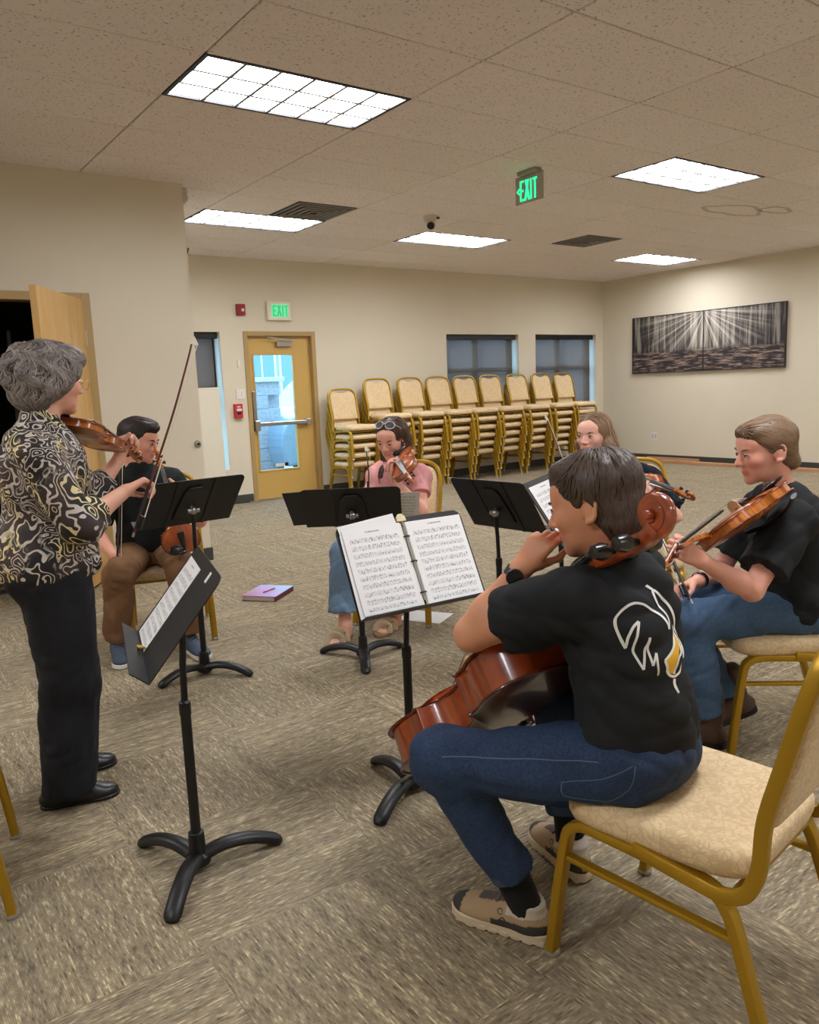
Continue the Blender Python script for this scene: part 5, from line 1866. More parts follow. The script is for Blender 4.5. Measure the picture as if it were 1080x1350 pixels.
shirt, SV, SQ = pe.garment('shirt', P, M_TEE, .0048, wr_t, [((1.40, 1.08, .492), (-.10, .35, -1))])
bvh = BVHTree.FromPolygons([tuple(v) for v in SV], [tuple(map(int, q)) for q in SQ])
pe.collar(M_TEE)
# outline rooster print on the back of the shirt
bc = lerp(pe.J['neck'], pe.J['pel'], .50)
nb_ = unit(-pe.Fw * .90 + pe.L * .32)
ru = unit(np.cross((0, 0, 1), nb_)); vv = np.cross(nb_, ru)


def on_back(u, v, off=.0016):
    o = bc + ru * u + vv * v + nb_ * .5
    h_, nrm, _, _ = bvh.ray_cast(Vector(o), Vector(-nb_))
    if h_ is None:
        return None, None
    nrm = np.array(nrm)
    if nrm @ nb_ < 0:
        nrm = -nrm
    return np.array(h_) + nrm * off, nrm


def back_uv(x, y):
    """sketch units to metres on the back"""
    return (x - 850) / 1000.0 * (.74 if x < 850 else 1.15) - .022, (715 - y) / 1000.0 * .66


def ribbon(pts, w, name, mat, root, closed=False):
    path = smooth_path([(a, b, 0) for a, b in pts], 5)
    V = []; F = []
    n = len(path)
    for i, p in enumerate(path):
        t = unit(path[min(i + 1, n - 1)] - path[max(i - 1, 0)] + 1e-9)
        sd = np.array((-t[1], t[0], 0)) * w * 500
        for s in (-1, 1):
            q = p + sd * s
            h_, _ = on_back(*back_uv(q[0], q[1]))
            if h_ is None:
                return
            V.append(h_ - np.array(root.location))
        if i:
            F.append((2 * i - 2, 2 * i - 1, 2 * i + 1, 2 * i))
    o = link(name, mesh_np(name, V, F, mat), root)
    return o


M_PRINT = plain('white_shirt_print', (232, 232, 228), .7)
M_PRINTY = plain('yellow_shirt_print', (238, 186, 40), .7)
strokes = [[(737, 645), (722, 605), (722, 560), (745, 528), (782, 512), (815, 518), (845, 540), (866, 565), (878, 592), (885, 618)],
           [(885, 618), (892, 580), (884, 545), (876, 512), (882, 486), (900, 512), (918, 545), (928, 590), (930, 640), (926, 690), (920, 725)],
           [(868, 466), (876, 478), (884, 490)],
           [(737, 645), (742, 612), (760, 585), (786, 570)], [(786, 570), (768, 605), (757, 650), (764, 690), (776, 722)], [(776, 722), (786, 680), (804, 625)],
           [(804, 625), (801, 670), (806, 716)], [(806, 716), (815, 698), (826, 680)], [(826, 680), (822, 715), (828, 752)],
           [(850, 710), (880, 685), (898, 650), (906, 612)], [(906, 612), (914, 650), (916, 700), (900, 722), (886, 768)], [(850, 710), (860, 740), (872, 766), (886, 776)],
           [(886, 776), (908, 768), (920, 752), (932, 738)], [(884, 782), (881, 800), (888, 830)]]
for st in strokes:
    ribbon(st, .0078, 'shirt_print', M_PRINT, pe.root)
yel = [(853, 711), (882, 690), (900, 655), (908, 632), (913, 680), (905, 706), (893, 728), (884, 762), (873, 758), (862, 738)]
cen = np.mean(np.array(yel), 0)
yp = smooth_path([(a, b, 0) for a, b in yel], 3, True)[:, :2]
V = []; F = []; ny = len(yp)
for fr in (.02, .35, .7, 1.0):
    for p in yp:
        V.append(on_back(*back_uv(*(cen + (p - cen) * fr)), .0012)[0])
if all(v is not None for v in V):
    F = [(r_ * ny + i_, r_ * ny + (i_ + 1) % ny, (r_ + 1) * ny + (i_ + 1) % ny, (r_ + 1) * ny + i_) for r_ in range(3) for i_ in range(ny)]
    link('shirt_print', mesh_np('shirt_print', np.array(V) - np.array(pe.root.location), F, M_PRINTY), pe.root)
M_JEAN = fabric_noise('dark_blue_denim', (40, 54, 80), (54, 72, 102), 160, .85, .35, 900, (1, 1, 1))
_, JV, JQ = pe.trousers(M_JEAN, (.093, .066, .052), {'L': .80, 'R': .84}, wrinkle(9, .0062), .0048, 1.08, flat=.428)
def stitch(bv, pts, n, w, mat, root, name='seam'):
    """thin stitched line laid on a garment, cast along -n"""
    n = unit(n); P = smooth_path(pts, 6); V = []; F = []
    for i, p in enumerate(P):
        t_ = unit(P[min(i + 1, len(P) - 1)] - P[max(i - 1, 0)]); sd = unit(np.cross(t_, n))
        for q in (-1, 1):
            h_, nn_, _, _ = bv.ray_cast(Vector(p + sd * w * q + n * .3), Vector(-n))
            if h_ is None:
                return
            V.append(np.array(h_) + n * .0012 - np.array(root.location))
        if i:
            F.append((2 * i - 2, 2 * i - 1, 2 * i + 1, 2 * i))
    link(name, mesh_np(name, V, F, mat), root)


bvj = BVHTree.FromPolygons([tuple(v) for v in JV], [tuple(map(int, q)) for q in JQ])
M_STITCH = plain('denim_stitch', (92, 108, 134), .8)
nj = (-.58, -.78, .20)
for pts in ([(1.19, 1.125, .475), (1.195, 1.118, .443), (1.262, 1.068, .436)], [(1.262, 1.068, .436), (1.30, 1.05, .47), (1.312, 1.045, .52)], [(1.19, 1.125, .475), (1.25, 1.09, .487), (1.31, 1.05, .52)]):
    stitch(bvj, pts, nj, .0011, M_STITCH, pe.root, 'pocket_stitch')
stitch(bvj, [(1.075, 1.40, .486), (1.12, 1.335, .492), (1.20, 1.25, .498), (1.30, 1.15, .51)], nj, .0011, M_STITCH, pe.root)
# cuffs
for q, fr in (('L', .80), ('R', .84)):
    b = lerp(CE['kn' + q], CE['an' + q], fr); n = unit(A(*CE['an' + q]) - A(*CE['kn' + q]))
    MB().tube([b - n * .022 - np.array(pe.root.location), b + n * .001 - np.array(pe.root.location)], .0575, 24, cap=False).obj('trouser_cuff', plain('denim_cuff', (58, 76, 104), .85), pe.root, smooth=True)
    MB().tube([b - n * .05 - np.array(pe.root.location), A(*CE['an' + q]) - A(0, 0, .045) - np.array(pe.root.location)], .041, 16, scale=[1.1, .95]).obj('sock', plain('black_sock', (16, 16, 18), .9), pe.root, smooth=True)
M_SHOEC = m_vcol('trainer_mesh', .8, bump=.3, bscale=500)


def shoe_cols(q):
    c = np.tile(np.array(lin(176, 150, 116)[:3]), (len(q), 1))
    dk = np.array(lin(66, 62, 60)[:3]); lt = np.array(lin(206, 196, 180)[:3])
    m = (q[:, 0] > .222) & (q[:, 2] < .055); c[m] = dk
    m = (q[:, 0] < .14) & (q[:, 2] < .052 - .10 * np.clip(q[:, 0] - .02, 0, .3)) & (q[:, 0] > .0); c[m] = dk
    m = (q[:, 2] > .070 - .1 * q[:, 0]) & (q[:, 0] < .10); c[m] = lt
    m = (np.abs(q[:, 1]) < .018) & (q[:, 0] > .09) & (q[:, 0] < .18) & (q[:, 2] > .05); c[m] = np.array(lin(96, 84, 80)[:3])
    return c


M_MID = plain('cream_midsole', (214, 196, 166), .7)
lace_m = plain('grey_lace', (120, 104, 98), .8)
for q, heel, d in (('L', (1.250, 1.222, .004), (-.36, .93, 0)), ('R', (1.49, 1.325, .004), (.25, .95, 0))):
    o, T = make_shoe(pe.root, heel, d, .268, M_SHOEC, M_MID, 'shoe', solet=.024, high=.012, cols=shoe_cols, lace=lace_m)
    for i in range(8):
        x = .02 + i * .03
        w = np.interp(x, [a for a, b in SOLE], [b for a, b in SOLE]) + .004
        MB().add([T((x + a * .0125, b * w, c)) - np.array(pe.root.location) for a in (-1, 1) for b in (-1, 1) for c in (-.003, .012)],
                 [(0, 1, 3, 2), (4, 6, 7, 5), (0, 4, 5, 1), (2, 3, 7, 6), (0, 2, 6, 4), (1, 5, 7, 3)]).obj('sole_pod', M_MID, o, bevel=.003, seg=1)
    # round mark on the side of the trainer
    for (cx, cz, op) in ((.118, .062, 1), (.110, .043, 0)):
        pts = []
        for a in np.linspace(0, 2 * math.pi if op else math.pi, 12)[:-1 if op else None]:
            x, z = cx + .0065 * math.cos(a + (0 if op else math.pi)), cz + .0065 * math.sin(a + (0 if op else 0))
            pts.append(T((x, .0385 - max(0, (z - .045)) * .35, z)) - np.array(pe.root.location))
        MB().tube(pts, .0013, 5, closed=bool(op)).obj('side_mark', M_BLACK, o)
# watch
wd = unit(A(*CE['wrL']) - A(*CE['elL'])); wc = A(*CE['wrL']) - wd * .02 - np.array(pe.root.location)
wt = MB().tube([wc - wd * .009, wc + wd * .009], .0305, 20, cap=False).obj('watch_strap', M_BLACK, pe.root, smooth=True)
wn = unit(np.cross(wd, (.55, .35, -.35))); wn = unit(A(-.62, -.55, .1) - wd * (A(-.62, -.55, .1) @ wd))
MB().lathe([(.020, .024), (.021, .030), (.019, .036), (.004, .036)], 18, wc, wn).obj('watch_case', plain('watch_case', (36, 38, 42), .25, .5), wt, smooth=True)
# cello
S_, T_ = A(1.355, 1.775, .265), A(1.325, .960, 1.0)
make_instrument('cello', 'glossy red-brown cello leaning between the knees of the cellist', 'cello', axes_from(S_, T_, (.10, .65, .60)), .675, cello=True, chin=False)
ax_ = unit(T_ - S_)
o = MB().cyl(S_, S_ - ax_ * .40, .006, k=10).obj('endpin', M_CHROME)
cel = [x for x in bpy.data.objects if x.name == 'cello'][0]
o.parent = cel; o.matrix_parent_inverse = cel.matrix_basis.inverted()
make_bow('dark bow resting across the knee of the cellist', A(1.43, 1.63, .57), A(1.86, 2.02, .56), (0, .3, -1))

# ============ viola player ============
VI = dict(head=(2.625, 1.505, 1.072), neck=(2.70, 1.475, .905), pel=(2.765, 1.455, .492), shL=(2.59, 1.375, .838), shR=(2.755, 1.595, .842),
          elL=(2.36, 1.385, .640), wrL=(2.135, 1.415, .765), elR=(2.66, 1.69, .61), wrR=(2.465, 1.665, .595),
          hipL=(2.71, 1.40, .487), hipR=(2.80, 1.52, .487), knL=(2.39, 1.63, .480), knR=(2.50, 1.80, .475), anL=(2.44, 1.60, .11), anR=(2.66, 1.66, .12))
pe = Person('young woman in black shirt and jeans holding a viola', VI, (-.83, .53, -.16), (-.05, .0, 1), skin=(232, 170, 148), vs=.0042, hs=.98)
hd = hand_prims(VI['wrL'], (-.50, .12, .32), (-.2, .9, .3), 'L', ((42, 55, 35), (38, 50, 30), (35, 50, 30), (30, 50, 30)), .93, (.75, .2, .5), .2)
hd += hand_prims(VI['wrR'], (-.80, .35, -.15), (-.1, -.5, -.8), 'R', (45, 55, 30), .93)
pe.build_body(hd, arm=.98)
pe.eyes((84, 104, 110), (120, 88, 64), lid=.002)
k = pe.hs; hp = pe.hp
pe.hair([ell(hp(-.018, 0, .036), pe.ax, (.098 * k, .080 * k, .080 * k), .02), ell(hp(-.056, 0, -.020), pe.ax, (.050 * k, .060 * k, .054 * k), .02), ell(hp(-.088, 0, -.062), pe.ax, (.030 * k, .036 * k, .028 * k), .02), carve(hp(.125, 0, .035), pe.ax, (.062 * k, .075 * k, .062 * k), .012),
         ell(hp(.045, 0, .072), pe.ax, (.045 * k, .060 * k, .030 * k), .02),
         carve(hp(.085, 0, -.042), pe.ax, (.082 * k, .14 * k, .095 * k), .012), carve(hp(-.004, .090, -.030), pe.ax, (.026 * k, .032 * k, .034 * k), .006), carve(hp(-.004, -.090, -.030), pe.ax, (.026 * k, .032 * k, .034 * k), .006)],
        flow_back, (132, 104, 78), n=3000, steps=9, step=.010, r=.0011, seed=5, wob=.08, disp=.001)
P = pe.torso(.012, 1.08, 1.0, 1.08) + [pe.sleeve('L', .72, .062, .068, .006), pe.sleeve('R', .72, .062, .068, .006)]
shirt, SV, SQ = pe.garment('shirt', P, M_TEE, .0055, wrinkle(15, .0078), [((2.76, 1.46, .468), (-.25, .15, -1))])
bv2 = BVHTree.FromPolygons([tuple(v) for v in SV], [tuple(map(int, q)) for q in SQ])
for (u, v, w_, h_, m_) in ((-.03, -.03, .05, .06, plain('print_grey', (150, 140, 120), .8)), (-.045, -.13, .03, .022, plain('print_pink', (196, 90, 100), .8)), (-.04, -.155, .035, .008, M_PRINT)):
    c0 = lerp(pe.J['neck'], pe.J['pel'], .35)
    pts = []
    for a in np.linspace(0, 2 * math.pi, 13)[:-1]:
        o_ = c0 + pe.L * -(u + w_ * .5 * math.cos(a)) + pe.U * (v + h_ * .5 * math.sin(a)) + pe.Fw * .4
        ht, nn_, _, _ = bv2.ray_cast(Vector(o_), Vector(-pe.Fw))
        if ht is not None:
            pts.append(np.array(ht) + pe.Fw * .0015 - np.array(pe.root.location))
    if len(pts) == 12:
        MB().add(pts, [tuple(range(12))]).obj('shirt_print', m_, pe.root)
M_JEAN2 = fabric_noise('mid_blue_denim', (62, 86, 116), (80, 106, 136), 160, .85, .3, 900)
pe.trousers(M_JEAN2, (.088, .066, .066), {'L': .93, 'R': .95}, wrinkle(19, .0062), .0055, 1.05, flat=.428)
M_BOOT = plain('brown_boot_leather', (82, 58, 46), .5, bump=.1)
M_BSOLE = plain('dark_boot_sole', (38, 30, 28), .7)
for heel, d, u in (((2.485, 1.535, .002), (-.62, .78, 0), (0, 0, 1)), ((2.745, 1.575, .06), (-.78, .50, -.30), (-.25, .18, .9))):
    make_shoe(pe.root, heel, d, .245, M_BOOT, M_BSOLE, 'boot', high=.10, solet=.024, up=u)
wd = unit(A(*VI['wrR']) - A(*VI['elR'])); wc = A(*VI['wrR']) - wd * .035 - np.array(pe.root.location)
MB().tube([wc - wd * .01, wc + wd * .01], .031, 18, cap=False).obj('wristband', M_BLACK, pe.root, smooth=True)
make_instrument('viola', 'honey brown viola tucked under the chin of the woman in black', 'viola', axes_from((2.515, 1.405, .922), (1.905, 1.39, .782), (-.13, .66, .78)), .385, shoulder=True)
make_bow('dark bow held upright on the lap of the viola player', (2.345, 1.60, .565), (2.52, 2.0, 1.02), (-.3, .3, .2), (40, 28, 24))

# ============ pink violinist ============
PI = dict(head=(2.535, 3.65, 1.058), neck=(2.575, 3.685, .89), pel=(2.60, 3.76, .49), shL=(2.655, 3.56, .832), shR=(2.495, 3.755, .832),
          elL=(2.545, 3.41, .672), wrL=(2.395, 3.44, .845), elR=(2.41, 3.70, .655), wrR=(2.30, 3.55, .70),
          hipL=(2.65, 3.70, .487), hipR=(2.55, 3.83, .487), knL=(2.36, 3.47, .455), knR=(2.20, 3.66, .455), anL=(2.44, 3.56, .075), anR=(2.125, 3.58, .075))
pe = Person('young woman in pink top playing violin with sunglasses on her head', PI, (-.86, -.42, -.30), (-.12, -.1, 1), skin=(236, 178, 156), vs=.0046, hs=.97)
hd = hand_prims(PI['wrL'], (-.10, .02, .30), (.5, -.75, .1), 'L', ((20, 45, 30), (22, 48, 30), (25, 50, 30), (28, 52, 30)), .92, (.7, .3, .3))
hd += hand_prims(PI['wrR'], (-.4, -.5, .1), (-.2, .2, -.9), 'R', (45, 50, 30), .92)
pe.build_body(hd, ears=True, feet={'L': (-.75, -.35, 0), 'R': (-.80, -.55, 0)}, arm=.92)
pe.eyes((70, 56, 46), (92, 62, 48), lid=.003)
k = pe.hs; hp = pe.hp
hair_long = lambda pe, hl, hr: [ell(pe.hp(-.020, 0, .036), pe.ax, (.100 * k, .083 * k, .082 * k), .02), ell(pe.hp(-.062, 0, -.03), pe.ax, (.056 * k, .080 * k, .080 * k), .02)] + \
    [cone(pe.hp(-.045, y * .062, -.02), pe.J['sh' + q] * .35 + pe.J['neck'] * .65 + pe.Fw * .01 + pe.U * .01, .034 * k, .036, .03) for y, q in ((1, 'L'), (-1, 'R'))]
P = hair_long(pe, 1, 1)
P += [cone(lerp(pe.J['neck'], pe.J['shR'], .45) + pe.Fw * .05 + pe.U * .02, lerp(pe.J['neck'], pe.J['pel'], .42) + pe.Fw * .115 - pe.L * .07, .034, .022, .03),
      cone(lerp(pe.J['neck'], pe.J['shL'], .50) - pe.Fw * .02 + pe.U * .03, lerp(pe.J['neck'], pe.J['pel'], .35) - pe.Fw * .10 + pe.L * .05, .036, .03, .03),
      carve(hp(.088, 0, -.045), pe.ax, (.086 * k, .066 * k, .100 * k), .012), carve(hp(.03, .085, -.02), pe.ax, (.040 * k, .024 * k, .045 * k), .008)]
pe.hair(P, flow_down, (84, 60, 46), n=2600, steps=9, step=.012, r=.0013, seed=7, wob=.15)
P = pe.torso(.010, 1.05, .98, 1.05) + [pe.sleeve('L', .55, .050, .052, .004), pe.sleeve('R', .55, .050, .052, .004)]
M_PINK = fabric_noise('pink_cotton', (206, 140, 138), (222, 160, 158), 12, .85, .15, 900)
pe.garment('top', P, M_PINK, .0055, wrinkle(25, .0078), [((2.6, 3.76, .46), (-.2, -.1, -1))])
M_JEAN3 = fabric_noise('light_blue_denim', (96, 120, 146), (118, 140, 162), 160, .85, .3, 800)
pe.trousers(M_JEAN3, (.086, .072, .088), {'L': .83, 'R': .80}, wrinkle(29, .0062), .0055, 1.03, flat=.428)
M_CORK = plain('cork_sole', (150, 118, 84), .8, bump=.2)
M_SAND = plain('beige_suede', (206, 186, 156), .85)
for q, d in (('L', (-.75, -.35, 0)), ('R', (-.80, -.55, 0))):
    d = unit(d); a = A(*PI['an' + q]); hl_ = A(a[0], a[1], 0) - d * .055
    lf = np.cross((0, 0, 1), d)
    T = lambda v: hl_ + d * v[0] + lf * v[1] + A(0, 0, v[2]) - np.array(pe.root.location)
    so = MB().prism(sole_outline(.25, 1.12, .003), 0.001, .020, T).obj('sandal_sole', M_CORK, pe.root, bevel=.003)
    for x in (.125, .185):
        pts = [T((x + .01, -.046, .018)), T((x, -.036, .055 - .07 * (x - .125))), T((x - .004, 0, .072 - .14 * (x - .125))), T((x, .036, .055 - .07 * (x - .125))), T((x + .01, .046, .018))]
        st = MB().sweep(smooth_path(pts, 4), rect_prof(.038, .006, .002), up=d).obj('sandal_strap', M_SAND, so, smooth=True)
        MB().box(T((x, .030, .062 - .07 * (x - .125))), (.014, .014, .004)).obj('buckle', M_CHROME, st)
make_instrument('violin', 'orange-red violin under the chin of the woman in pink', 'violin', axes_from((2.50, 3.545, .955), (2.225, 3.02, .868), (-.72, -.10, .60)), .325, group='violins')
make_bow('dark bow held upright beside the woman in pink', (2.275, 3.52, .68), (2.33, 3.60, 1.10) if False else (2.30, 3.56, 1.02), (.3, -.3, 0), (70, 34, 22))
sg = thing('sunglasses', 'pale framed sunglasses pushed up on the hair of the woman in pink', 'sunglasses', mtx=frame_mtx(hp(.045, 0, .092), pe.hl, unit(pe.hu * .75 - pe.hf * .65), unit(pe.hf * .75 + pe.hu * .65)))
M_LENS = plain('grey_lens', (86, 84, 88), .1)
M_GFR = plain('pale_plastic_frame', (196, 190, 190), .25)
for sx_ in (-1, 1):
    ring = [(sx_ * .033 + .026 * math.cos(a), .021 * math.sin(a), .022 - abs(sx_ * .033 + .026 * math.cos(a)) * .25) for a in np.linspace(0, 2 * math.pi, 21)[:-1]]
    MB().tube(ring, .0028, 6, closed=True).obj('rim', M_GFR, sg, smooth=True)
    MB().add(ring, [tuple(range(20))]).obj('lens', M_LENS, sg)
    MB().tube([(sx_ * .058, .006, .008), (sx_ * .074, .004, -.03), (sx_ * .076, -.012, -.10)], .0026, 6).obj('temple', M_GFR, sg, smooth=True)
MB().tube([(-.008, .004, .021), (0, .008, .024), (.008, .004, .021)], .0026, 6).obj('nose_bridge', M_GFR, sg, smooth=True)

# ============ navy violinist ============
NA = dict(head=(3.125, 2.71, 1.062), neck=(3.20, 2.685, .895), pel=(3.31, 2.66, .49), shL=(3.28, 2.51, .828), shR=(3.13, 2.80, .832),
          elL=(3.27, 2.33, .665), wrL=(3.10, 2.325, .765), elR=(2.99, 2.77, .66), wrR=(2.88, 2.63, .74),
          hipL=(3.36, 2.60, .487), hipR=(3.26, 2.73, .487), knL=(3.06, 2.36, .455), knR=(2.96, 2.50, .455), anL=(3.12, 2.35, .09), anR=(3.0, 2.50, .09))
pe = Person('young woman with long fair hair in navy top holding a violin', NA, (-.97, -.20, -.03), (0, 0, 1), skin=(238, 186, 166), vs=.0046, hs=.95)
hd = hand_prims(NA['wrL'], (-.35, -.10, .28), (.3, .6, .2), 'L', (55, 60, 40), .92) + hand_prims(NA['wrR'], (-.5, -.3, .3), (.0, .4, -.8), 'R', (55, 55, 35), .92)
pe.build_body(hd, ears=False, arm=.92)
pe.eyes((92, 82, 70), (118, 88, 66), lid=.001)
k = pe.hs; hp = pe.hp
P = hair_long(pe, 1, 1)
P += [cone(hp(-.02, .078, -.06), pe.J['shL'] * .42 + pe.J['neck'] * .58 - pe.U * .07 + pe.Fw * .04, .026, .028, .03), cone(hp(.0, -.076, -.05), pe.J['shR'] * .42 + pe.J['neck'] * .58 - pe.U * .06 + pe.Fw * .05, .026, .026, .03),
      cone(hp(-.075, 0, -.03), lerp(pe.J['neck'], pe.J['pel'], .30) - pe.Fw * .105, .05, .045, .04),
      carve(hp(.092, 0, -.040), pe.ax, (.088 * k, .062 * k, .105 * k), .012)]
pe.hair(P, flow_down, (148, 118, 92), n=2600, steps=10, step=.013, r=.0012, seed=11, wob=.07)
P = pe.torso(.012, 1.05, .98, 1.05) + [pe.sleeve('L', .85, .056, .056, .006), pe.sleeve('R', .85, .056, .056, .006)]
pe.garment('top', P, fabric_noise('navy_cotton', (20, 24, 38), (28, 33, 48), 12, .85, .15, 900), .0058, wrinkle(35, .0078), [((3.31, 2.66, .46), (0, 0, -1))])
pe.trousers(M_JEAN, (.086, .064, .056), {'L': .98, 'R': .98}, wrinkle(39, .0062), .0065, 1.03, flat=.428)
for q, d in (('L', (-.75, -.6, 0)), ('R', (-.75, -.6, 0))):
    a = A(*NA['an' + q]); make_shoe(pe.root, A(a[0], a[1], .003) - unit(d) * .05, d, .24, plain('white_trainer', (214, 210, 204), .6), M_BSOLE)
make_instrument('violin', 'dark brown violin held by the woman in navy', 'violin', axes_from((3.12, 2.60, .86), (3.05, 2.09, .795), (-.55, 0, .83)), .322, group='violins', pegmat=M_EBONY)
make_bow('slim pale bow raised before the woman in navy', (2.86, 2.58, .78), (2.80, 2.72, 1.16), (.3, .2, 0), (110, 66, 44))

# ============ young man ============
GU = dict(head=(1.335, 4.285, 1.112), neck=(1.325, 4.32, .935), pel=(1.385, 4.37, .495), shL=(1.475, 4.25, .870), shR=(1.175, 4.355, .872),
          elL=(1.60, 4.20, .655), wrL=(1.45, 4.07, .80), elR=(1.075, 4.33, .635), wrR=(1.108, 4.14, .545),
          hipL=(1.46, 4.35, .49), hipR=(1.30, 4.39, .49), knL=(1.40, 3.99, .462), knR=(1.10, 4.05, .462), anL=(1.405, 3.985, .10), anR=(1.085, 4.15, .10))
pe = Person('young man in black polo and brown trousers seated with a violin', GU, (.72, -.66, -.22), (.05, -.05, 1), skin=(224, 162, 138), vs=.0048, hs=1.0)
hd = hand_prims(GU['wrL'], (-.45, -.2, .5), (-.5, .5, .2), 'L', (50, 60, 35), .95) + hand_prims(GU['wrR'], (-.05, -.25, -.5), (.5, .2, -.1), 'R', (40, 55, 30), .95)
pe.build_body(hd, male=True, arm=1.05)
pe.eyes((64, 48, 38), (44, 32, 28), brow_w=.008)
k = pe.hs; hp = pe.hp
pe.hair([ell(hp(-.020, 0, .040), pe.ax, (.097 * k, .079 * k, .078 * k), .02), ell(hp(-.055, 0, -.01), pe.ax, (.056 * k, .070 * k, .055 * k), .02), ell(hp(.020, 0, .088), pe.ax, (.072 * k, .058 * k, .034 * k), .02),
         ell(hp(.072, -.01, .084), pe.ax, (.026 * k, .045 * k, .020 * k), .015), carve(hp(.080, 0, -.030), pe.ax, (.075 * k, .14 * k, .083 * k), .01),
         carve(hp(-.006, .088, -.020), pe.ax, (.026 * k, .032 * k, .042 * k), .006), carve(hp(-.006, -.088, -.020), pe.ax, (.026 * k, .032 * k, .042 * k), .006)],
        flow_back, (44, 34, 30), n=2000, steps=6, step=.010, r=.0013, seed=13)
P = pe.torso(.014, 1.12, 1.04, 1.05) + [pe.sleeve('L', .75, .062, .066, .006), pe.sleeve('R', .75, .062, .066, .006), cone(pe.J['neck'] + pe.U * .0, pe.J['neck'] + pe.U * .03 + pe.Fw * .01, .068, .064, .02)]
pe.garment('shirt', P, fabric_noise('black_pique', (24, 28, 29), (32, 37, 38), 12, .85, .15, 900), .0062, wrinkle(45, .0078), [((1.38, 4.37, .47), (0, -.2, -1))])
M_BROWN = fabric_noise('brown_twill', (108, 78, 52), (126, 92, 64), 14, .85, .2, 900)
pe.trousers(M_BROWN, (.096, .074, .064), {'L': .99, 'R': .99}, wrinkle(49, .0062), .0062, 1.08, flat=.428)
for q, d in (('L', (.05, -1, 0)), ('R', (-.2, -.95, 0))):
    a = A(*GU['an' + q]); make_shoe(pe.root, A(a[0], a[1], .003) - unit(d) * .055, d, .275, plain('navy_trainer', (62, 74, 92), .7), M_WHITE, lace=M_BLACK)
make_instrument('violin', 'light brown violin resting on the thigh of the young man', 'violin', axes_from((1.395, 3.905, .545), (1.335, 4.03, 1.055), (-.15, -.95, .25)), .325, group='violins')
make_bow('dark bow held upright by the young man in brown trousers', (1.095, 4.085, .43), (1.17, 4.10, 1.08), (.6, -.3, 0), (58, 34, 26))

# ============ standing woman ============
WO = dict(stand=(0, 0, 0), head=(.606, 2.798, 1.400), neck=(.557, 2.785, 1.240), pel=(.540, 2.800, .79), shR=(.500, 2.640, 1.178), shL=(.592, 2.915, 1.190),
          elR=(.600, 2.590, .950), wrR=(.775, 2.690, 1.030), elL=(.735, 2.985, .990), wrL=(.868, 3.055, 1.108),
          hipR=(.535, 2.725, .785), hipL=(.550, 2.875, .785), knR=(.548, 2.715, .415), knL=(.580, 2.885, .415), anR=(.500, 2.705, .075), anL=(.560, 2.925, .075))
pe = Person('grey-haired woman in patterned blouse standing with a violin', WO, (.95, .22, -.06), (-.04, 0, 1), skin=(226, 170, 146), vs=.0044, hs=.92)
hd = hand_prims(WO['wrR'], (.62, .30, .22), (.30, -.20, -.75), 'R', ((40, 60, 40), (48, 65, 40), (52, 65, 40), (55, 65, 40)), .98, (.8, .35, .45))
hd += hand_prims(WO['wrL'], (.15, .05, .30), (.55, -.6, .1), 'L', ((60, 65, 40), (60, 65, 40), (60, 65, 40), (60, 65, 40)), .95, (.6, .4, .4))
pe.build_body(hd, ears=False, arm=.96)
pe.eyes((90, 90, 96), (120, 108, 100))
k = pe.hs; hp = pe.hp
P = [ell(hp(-.025, 0, .042), pe.ax, (.110 * k, .094 * k, .094 * k), .02), ell(hp(-.070, 0, -.030), pe.ax, (.066 * k, .088 * k, .076 * k), .02), ell(hp(.048, 0, .080), pe.ax, (.064 * k, .074 * k, .046 * k), .02),
     ell(hp(-.02, .068, .0), pe.ax, (.055 * k, .030 * k, .052 * k), .02), ell(hp(-.02, -.068, .0), pe.ax, (.055 * k, .030 * k, .052 * k), .02)]
rg = np.random.default_rng(4)
for _ in range(26):
    a, b = rg.uniform(0, 6.28), rg.uniform(-.6, 1.2)
    P.append(ell(hp(-.035 + .098 * math.cos(b) * math.cos(a), .088 * math.cos(b) * math.sin(a), .018 + .092 * math.sin(b)), pe.ax, (.028, .028, .026), .012))
P.append(carve(hp(.095, 0, -.055), pe.ax, (.088 * k, .13 * k, .090 * k), .014))
pe.hair(P, flow_wave, (128, 119, 114), n=4200, steps=9, step=.009, r=.0013, seed=17, wob=.55, disp=.004, var=.8, lift=.003)
# blouse with swirling cream print
t = NT('scroll_print_blouse')
v = t.coord()
w1 = t.n('ShaderNodeTexNoise'); w1.inputs['Scale'].default_value = 13.0; w1.inputs['Detail'].default_value = 1.5
t.l(v, w1.inputs['Vector'])
mxn = t.n('ShaderNodeMixRGB', blend_type='LINEAR_LIGHT'); mxn.inputs[0].default_value = .08
t.l(v, mxn.inputs[1]); t.l(w1.outputs[1], mxn.inputs[2])
vo = t.n('ShaderNodeTexVoronoi'); vo.inputs['Scale'].default_value = 17.0
t.l(mxn.outputs[0], vo.inputs['Vector'])
rings = t.math('SINE', t.math('MULTIPLY', vo.outputs['Distance'], 26.0))
vo2 = t.n('ShaderNodeTexVoronoi', feature='SMOOTH_F1'); vo2.inputs['Scale'].default_value = 12.0
t.l(mxn.outputs[0], vo2.inputs['Vector'])
k1 = t.ramp(rings, [(.50, 0.0), (.58, 1.0)])
k2 = t.ramp(t.math('SINE', t.math('MULTIPLY', vo2.outputs['Distance'], 42.0)), [(.52, 0.0), (.60, 1.0)])
sel = t.ramp(t.noise(v, 7.0, 1), [(.46, 0.0), (.54, 1.0)])
kk = t.mix(sel, k1, k2)
base_ = t.mix(t.ramp(t.noise(v, 6.0, 1), [(.42, 0.0), (.6, 1.0)]), lin(20, 19, 20), lin(66, 52, 48))
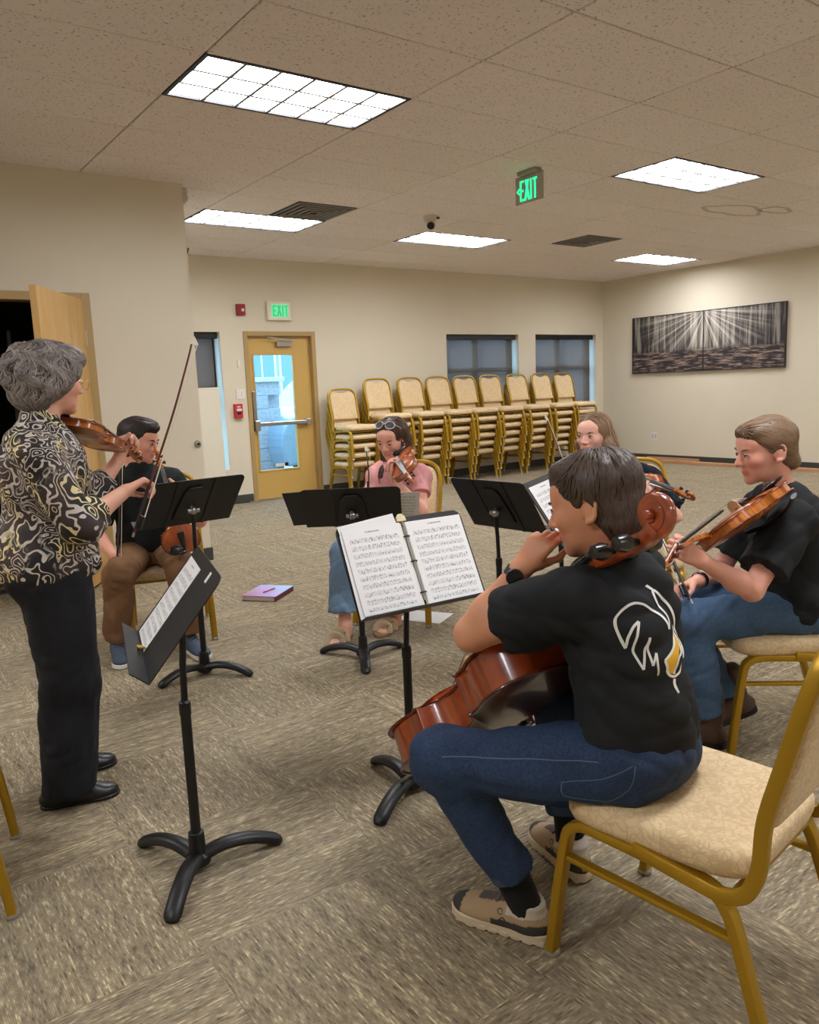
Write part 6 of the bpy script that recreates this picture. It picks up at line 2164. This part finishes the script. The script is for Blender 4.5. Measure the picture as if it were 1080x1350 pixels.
cr = t.mix(t.ramp(t.noise(v, 11.0, 1, .5, 0), [(.52, 0.0), (.60, 1.0)]), lin(202, 192, 182), lin(228, 212, 158))
t.set(t.mix(kk, base_, cr), .7)
t.bump(t.noise(v, 500, 2), .1, .002)
M_BLOUSE = t.m
P = pe.torso(.016, 1.16, 1.02, 1.06) + [cone(WO['shR'], WO['elR'], .064, .054, .025), cone(WO['shL'], WO['elL'], .062, .052, .025)]
for q in 'LR':
    a, b = A(*WO['el' + q]), lerp(WO['el' + q], WO['wr' + q], .42); n = unit(b - a)
    P.append(cone(a, b + n * .03, .053, .050, .025, (b, n)))
P += [ell(A(.52, 2.80, .84), (pe.Fw, pe.L, pe.U), (.150, .185, .14), .04), cone(pe.J['neck'] - pe.U * .01, pe.J['neck'] + pe.U * .03, .066, .058, .02)]
pe.garment('blouse', P, M_BLOUSE, .0052, wrinkle(55, .0078), [((.52, 2.80, .775), (-.05, 0, -1))])
M_SLACK = fabric_noise('black_twill', (24, 25, 29), (32, 33, 38), 14, .8, .2, 900)
P = [ell(A(.535, 2.80, .79), (pe.Fw, pe.Lh, pe.U), (.135, .165, .11), .03)]
for q in 'LR':
    kq, aq = A(*WO['kn' + q]), A(*WO['an' + q])
    hm = aq - A(0, 0, .012)
    P += [cone(WO['hip' + q], kq, .105, .088, .03), cone(kq, hm - A(0, 0, .03), .088, .080, .03, (hm, (0, 0, -1)))]
pe.garment('trousers', P, M_SLACK, .0055, wrinkle(59, .0062, (26, 60, 120), (1, 1, .5)))
M_LOAF = plain('black_shoe_leather', (22, 21, 22), .35, bump=.06)
for heel, d in (((.415, 2.733, .002), (.24, -.055, 0)), ((.47, 2.94, .002), (.24, -.02, 0))):
    make_shoe(pe.root, heel, d, .25, M_LOAF, M_BLACK, 'shoe', solet=.012)
M_WIRE = plain('gold_wire', (190, 160, 110), .3, .8)
gl_ = None
for y in (-1, 1):
    ring = [hp(.112 - .002 * abs(math.cos(a)), y * .034 + .022 * math.cos(a), -.008 + .019 * math.sin(a)) - np.array(pe.root.location) for a in np.linspace(0, 2 * math.pi, 19)[:-1]]
    o = MB().tube(ring, .0012, 6, closed=True).obj('eyeglass_rim', M_WIRE, pe.root)
    MB().tube([hp(.110, y * .056, -.002) - np.array(pe.root.location), hp(.06, y * .078, .002) - np.array(pe.root.location), hp(-.01, y * .082, 0) - np.array(pe.root.location)], .0012, 6).obj('eyeglass_temple', M_WIRE, o)
MB().tube([hp(.112, -.012, -.004) - np.array(pe.root.location), hp(.114, 0, 0) - np.array(pe.root.location), hp(.112, .012, -.004) - np.array(pe.root.location)], .0012, 6).obj('eyeglass_bridge', M_WIRE, pe.root)
make_instrument('violin', 'amber violin at the shoulder of the standing grey-haired woman', 'violin', axes_from((.640, 2.815, 1.268), (.988, 3.190, 1.082), (.10, -.05, 1)), .325, group='violins')
make_bow('long brown bow raised by the standing grey-haired woman', (.795, 2.70, .885), (1.035, 2.65, 1.52), (.5, -.4, 0), (96, 44, 30))
